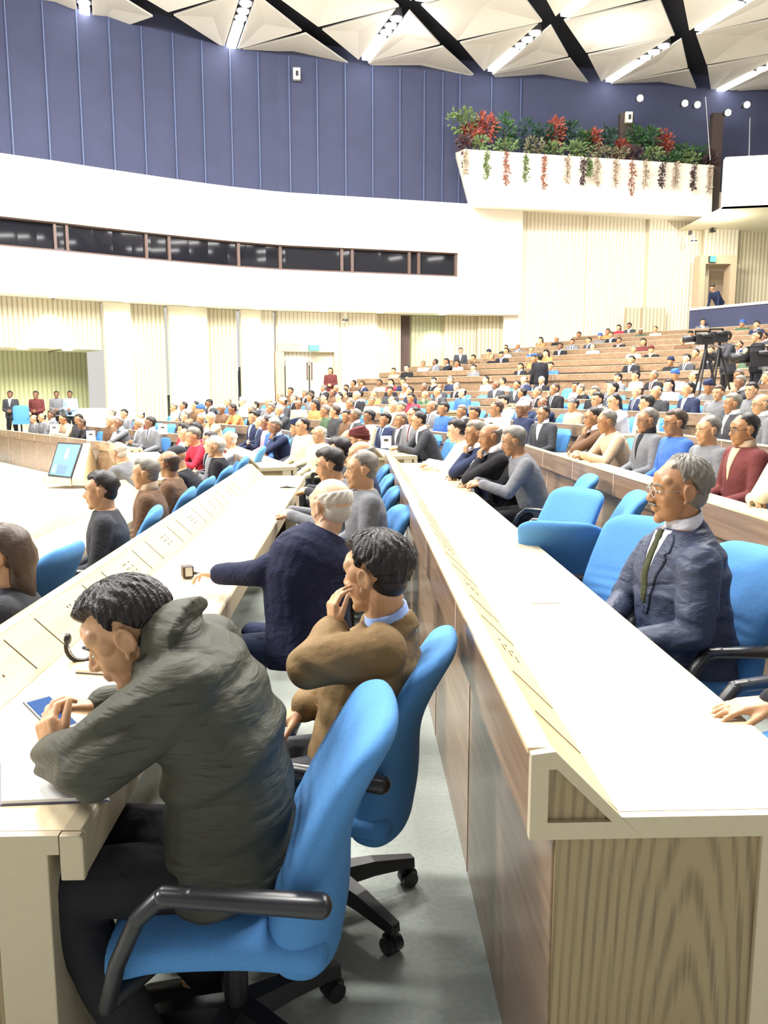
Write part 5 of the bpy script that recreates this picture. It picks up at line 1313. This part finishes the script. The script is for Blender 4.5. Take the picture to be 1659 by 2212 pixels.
who('C', 1660, 5.1, 'chin', 'person in pale cloth raising a hand at the right edge, fourth row', 'blue chair at the right edge of the fourth row', hair='short', hc='white', col='cream', skin='tan', rz=96, X=2.86)
who('D', 1640, 8.9, 'lap', 'bald man with glasses in a striped suit, fifth row right edge', 'blue chair of the bald man in the fifth row', hair='fringe', hc='grey', col='grey', glasses=True, skin='tan', X=4.45, shirt='white')
who('D', 1580, 9.6, 'lap', 'man in dark suit with white shirt in the fifth row', 'blue chair of the dark-suited man in the fifth row', hair='short', hc='grey', col='charcoal', skin='brown', X=4.45, shirt='white')
# ------------------------------------------------------------------ the crowd in the middle and far blocks, seat by seat
rnd = random.Random(11)
OV = [(870, 905, dict(col='charcoal', hair='short', hc='grey', shirt='white', skin='brown', kind='lap')), (905, 905, dict(col='grey', hair='receding', shirt='white', tie='maroon', kind='lap')), (960, 908, dict(col='charcoal', hair='receding', shirt='white', tie='cream', kind='desk')),
      (1112, 882, dict(col='navy', head='cap', hcol='white', hair='none', skin='deep', kind='lap')), (1185, 882, dict(col='charcoal', hair='receding', shirt='white', kind='lap', skin='brown')), (1215, 868, dict(col='beige', head='cap', hcol='grey', hair='short', kind='lap')),
      (1562, 815, dict(col='grey', head='turban', hcol='navy', hair='none', skin='brown', kind='desk')), (370, 920, dict(col='red', head=None, hair='long', kind='turn', woman=True)), (845, 875, dict(col='cream', hair='short', hc='white', kind='lap')),
      (622, 905, dict(col='charcoal', head='turban', hcol='navy', hair='none', kind='lap')), (1500, 840, dict(col='navy', shirt='white', hair='receding', kind='lap')), (1460, 848, dict(col='charcoal', hair='fringe', kind='lap')), (1425, 852, dict(col='white', hair='quiff', kind='turn')),
      (650, 925, dict(col='cream', hair='receding', kind='lap')), (700, 905, dict(col='cream', hair='fringe', hc='white', kind='lap')), (80, 900, dict(col='grey', hair='fringe', kind='lap')), (30, 900, dict(col='grey', hair='fringe', kind='lap'))]
seats = []
for k in ORDER:
    for s in (0, 1, 2):
        if s == 0 and k not in 'DEF': continue
        o = ROWO[k] + 1.0; ta = tstart(s, ROWO[k]) + .85; tb_ = tend(s, ROWO[k]) - .7
        if s == 0: ta, tb_ = 10.2, tend(0, ROWO[k]) - .3
        if k == 'Z' and s == 2: tb_ = 9.3
        t = ta; q = 0
        while t < tb_:
            p = P(s, o, t); q += 1
            if p.y < wall_y(p.x) - 1.7:
                cx, cy = proj(V((p.x, p.y, ROWZ[k] + 1.25)))
                if -15 < cx < 1675: seats.append(dict(k=k, s=s, t=t, o=o, q=q, z=ROWZ[k], cx=cx, cy=cy, p=p, tier=None))
            t += .66 if s == 1 else .70
TIERP = [.50, .42, .40, .38, .32, .30, .30, .55]
for i in range(8):
    for s in (1, 2):
        o = UP_O[i] + .88; t = tstart(s, UP_O[i]) + .5; q = 0
        while t < tend(s, UP_O[i]) - .2:
            p = P(s, o, t); t += .66
            if p.y > wall_y(p.x) - 1.5 or (s == 2 and p.x < -.2) or proj(p)[0] > 1670: continue
            q += 1
            pa, pb = plan(1480, 30.2), plan(1960, 24.0)
            if p.x > pa.x - .8 and p.y > pa.y + (pb.y - pa.y) * (p.x - pa.x) / (pb.x - pa.x) - .9: continue
            if rnd.random() > TIERP[i] * (1.25 if s == 1 else .9): continue
            cx, cy = proj(V((p.x, p.y, UP_RAIL[i] + .45))); seats.append(dict(k='G', s=s, t=t, o=o, q=q, z=UP_RAIL[i] - .865, cx=cx, cy=cy, p=p, tier=i))
ov = {}
for px, py, at in OV:
    best = min((se for se in seats if id(se) not in ov), key=lambda se: (se['cx'] - px) ** 2 + (se['cy'] - py) ** 2 * 2); ov[id(best)] = at
colw = ['charcoal'] * 6 + ['black'] * 6 + ['grey'] * 5 + ['navy'] * 5 + ['brown'] * 3 + ['beige'] * 2 + ['white'] * 2 + ['cream'] * 2 + ['green', 'maroon', 'skyblue', 'blue', 'blue', 'pink', 'orange', 'red']
HN = dict(black='black', grey='grey', white='white', brown='dark brown')
N_AUTO = 0
for se in seats:
    at = ov.get(id(se)); p = se['p']; S = SEC[se['s']]; rz = math.radians(90 + S['ang'])
    nm_row = rown[se['k']]; tier = se['tier']
    place_txt = ('%s seat, %s row, %s' % (ordn[min(se['q'] - 1, 28)], nm_row, blk[se['s']])) if tier is None else ('%s seat, %s rear tier up, %s stretch' % (ordn[min(se['q'] - 1, 28)], ordn[tier], 'right' if se['s'] == 1 else 'left'))
    occupied = at is not None or tier is not None or rnd.random() < (.90 if p.y < 26 else .8)
    # empty seats keep their blue chair; occupied ones get it too where the back can show
    if tier is None and not (se['k'] in 'EFG' and p.y > 24): far_chair(p.x, p.y, se['z'], rz, 'blue chair, ' + place_txt, 'blue chairs of the middle and far blocks')
    if not occupied: continue
    N_AUTO += 1
    if at is None:
        at = dict(col=rnd.choice(colw), kind=rnd.choice(['lap', 'lap', 'lap', 'cross', 'turn', 'desk', 'chin']), hair=rnd.choice(['short', 'short', 'short', 'receding', 'receding', 'quiff', 'fringe']), hc=rnd.choice(['black'] * 6 + ['grey'] * 3 + ['white', 'brown']), skin=rnd.choice(['tan', 'tan', 'brown', 'brown', 'light', 'deep']))
        r_ = rnd.random()
        if r_ < .03: at.update(head='turban', hair='none', hcol=rnd.choice(['navy', 'maroon', 'blue', 'pink']))
        elif r_ < .05: at.update(head='cap', hcol=rnd.choice(['white', 'black']))
        elif r_ < .11: at.update(hair='long', hc='black', col=rnd.choice(['red', 'orange', 'skyblue', 'black', 'pink', 'maroon']), woman=True)
        if rnd.random() < .7 and at['col'] in ('charcoal', 'black', 'grey', 'navy'): at.update(shirt=rnd.choice(['white', 'white', 'skyblue'])); at.update(tie=rnd.choice([None, 'maroon', 'navy', 'red']))
    at = dict(at); woman = at.pop('woman', False); kind = at.pop('kind')
    hd = 'a %s turban' % at['hcol'] if at.get('head') == 'turban' else ('a %s cap' % at['hcol'] if at.get('head') == 'cap' else '%s%s hair' % ('long ' if at.get('hair') == 'long' else ('thin ' if at.get('hair') == 'fringe' else ''), HN[at.get('hc', 'black')]))
    label = '%s, %s, %s top, %s' % ('woman' if woman else 'man', hd, {'skyblue': 'sky blue'}.get(at['col'], at['col']), place_txt)
    crowd(kind, p.x + rnd.uniform(-.05, .05), p.y + rnd.uniform(-.04, .04), se['z'] + rnd.uniform(-.03, .02), rz + math.radians(rnd.uniform(-12, 22)), label, group=None, detail=p.y < 13, sc_=rnd.uniform(.95, 1.04), **at)
# ------------------------------------------------------------------ standing people
def stander(kind, px, py_top, Y, label, rz=180, h=1.74, **kw):
    top = aty(px, py_top, Y); return crowd(kind, top.x, top.y, top.z - h, math.radians(rz), label, **kw)
stander('stand', 1167, 762, 23, 'man in a dark jacket and pale trousers standing back turned in the cross aisle', rz=10, col='black', tr='grey', hair='short')
stander('work', 1577, 716, 16.5, 'cameraman in a dark jacket bending to his camera in the cross aisle', rz=95, col='charcoal', hair='short', sc_=1.02)
stander('standfront', 1640, 712, 16.9, 'cameraman with headphones standing at the right edge of the cross aisle', rz=90, col='black', hair='short')
stander('standfront', 995, 750, 30.5, 'man in a dark suit and white shirt standing by the far slat wall', rz=170, col='charcoal', hair='short', shirt='white')
stander('standfront', 714, 798, 30.5, 'woman in a dark patterned shawl standing in the double doorway', rz=170, col='maroon', hair='long', hc='black', h=1.66, tr='maroon')
stander('bend', 1556, 618, 31.2, 'man in dark clothes bending over on the upper walkway by the doorway', rz=115, col='navy', hair='short', h=1.56)
stander('standfront', 1518, 688, 29.5, 'man in grey suit standing before the navy partition', rz=170, col='grey', hair='short', shirt='white')
for px, col, lb, rz in ((22, 'charcoal', 'man in dark jacket and green shirt by the blue chair in the alcove', 185), (78, 'maroon', 'man in a brown jacket standing in the alcove at the left', 175), (122, 'grey', 'man behind the low slatted wall of the alcove', 190), (151, 'skyblue', 'man in a light blue shirt behind the low slatted wall', 180)):
    stander('standfront', px, 846, 26.5 if px < 100 else 28.6, lb, rz=rz, col=col, hair='short', skin='deep', h=1.70, shirt='white' if px == 22 else None)
c = aty(45, 900, 25.8); far_chair(c.x, c.y, .35, math.radians(200), 'blue chair standing in front of the alcove at the far left', None)
# tripods and video cameras
def tripod(px, Y, z0, z1, mat, label, spread=.42):
    b = atz(px, 851, CZ); c = aty(px, 840, Y); root = empty('tripod', (c.x, Y, z0), 0, label, 'tripod', 'camera tripods')
    for i in range(3):
        a = math.radians(90 + 120 * i + 20); mb = MB(); mb.tube([(0, 0, z1 - z0 - .1), (math.cos(a) * spread, math.sin(a) * spread, 0)], .022, 8); mb.build('leg', mat, root, True)
    mb = MB(); mb.cyl((0, 0, z1 - z0 - .5), (0, 0, z1 - z0), .03); mb.build('centre_post', mat, root); mb = MB(); mb.box((0, 0, z1 - z0 + .02), (.16, .18, .09)); mb.tube([(0, 0, z1 - z0), (.2, -.35, z1 - z0 - .12)], .012); mb.build('pan_head', mat, root); return root
def video(px, py, Y, rz, label, s=1.0):
    c = aty(px, py, Y); root = empty('video_camera', c, math.radians(rz), label, 'video camera', 'video cameras')
    mb = MB(); mb.box((0, 0, 0), (.15 * s, .34 * s, .20 * s)); bevelled(mb.build('camera_body', M['black'], root), .015)
    mb = MB(); mb.cyl((0, .17 * s, .01), (0, .40 * s, .01), .055 * s, .075 * s); mb.build('lens', M['black'], root, True)
    mb = MB(); mb.box((0, .05 * s, .15 * s), (.03, .28 * s, .03)); mb.box((0, .17 * s, .12 * s), (.03, .03, .06 * s)); mb.box((0, -.07 * s, .12 * s), (.03, .03, .06 * s)); mb.build('handle', M['black'], root)
    mb = MB(); mb.cyl((-.10 * s, .08 * s, .07 * s), (-.10 * s, -.12 * s, .07 * s), .03 * s, .04 * s); mb.build('viewfinder', M['black'], root, True)
tripod(1520, 15.6, AISLE_Z, 2.62, M['black'], 'tall dark tripod left of the bending cameraman'); video(1522, 733, 15.6, 80, 'black video camera on the left tripod')
tripod(1549, 16.0, AISLE_Z, 2.68, M['black'], 'dark tripod in front of the bending cameraman'); video(1552, 728, 16.0, 85, 'black video camera at the face of the bending cameraman')
tripod(1648, 15.8, AISLE_Z, 2.15, M['metal'], 'silver tripod at the right edge', .5); video(1645, 775, 15.8, 85, 'large covered video camera at the right edge', 1.5)
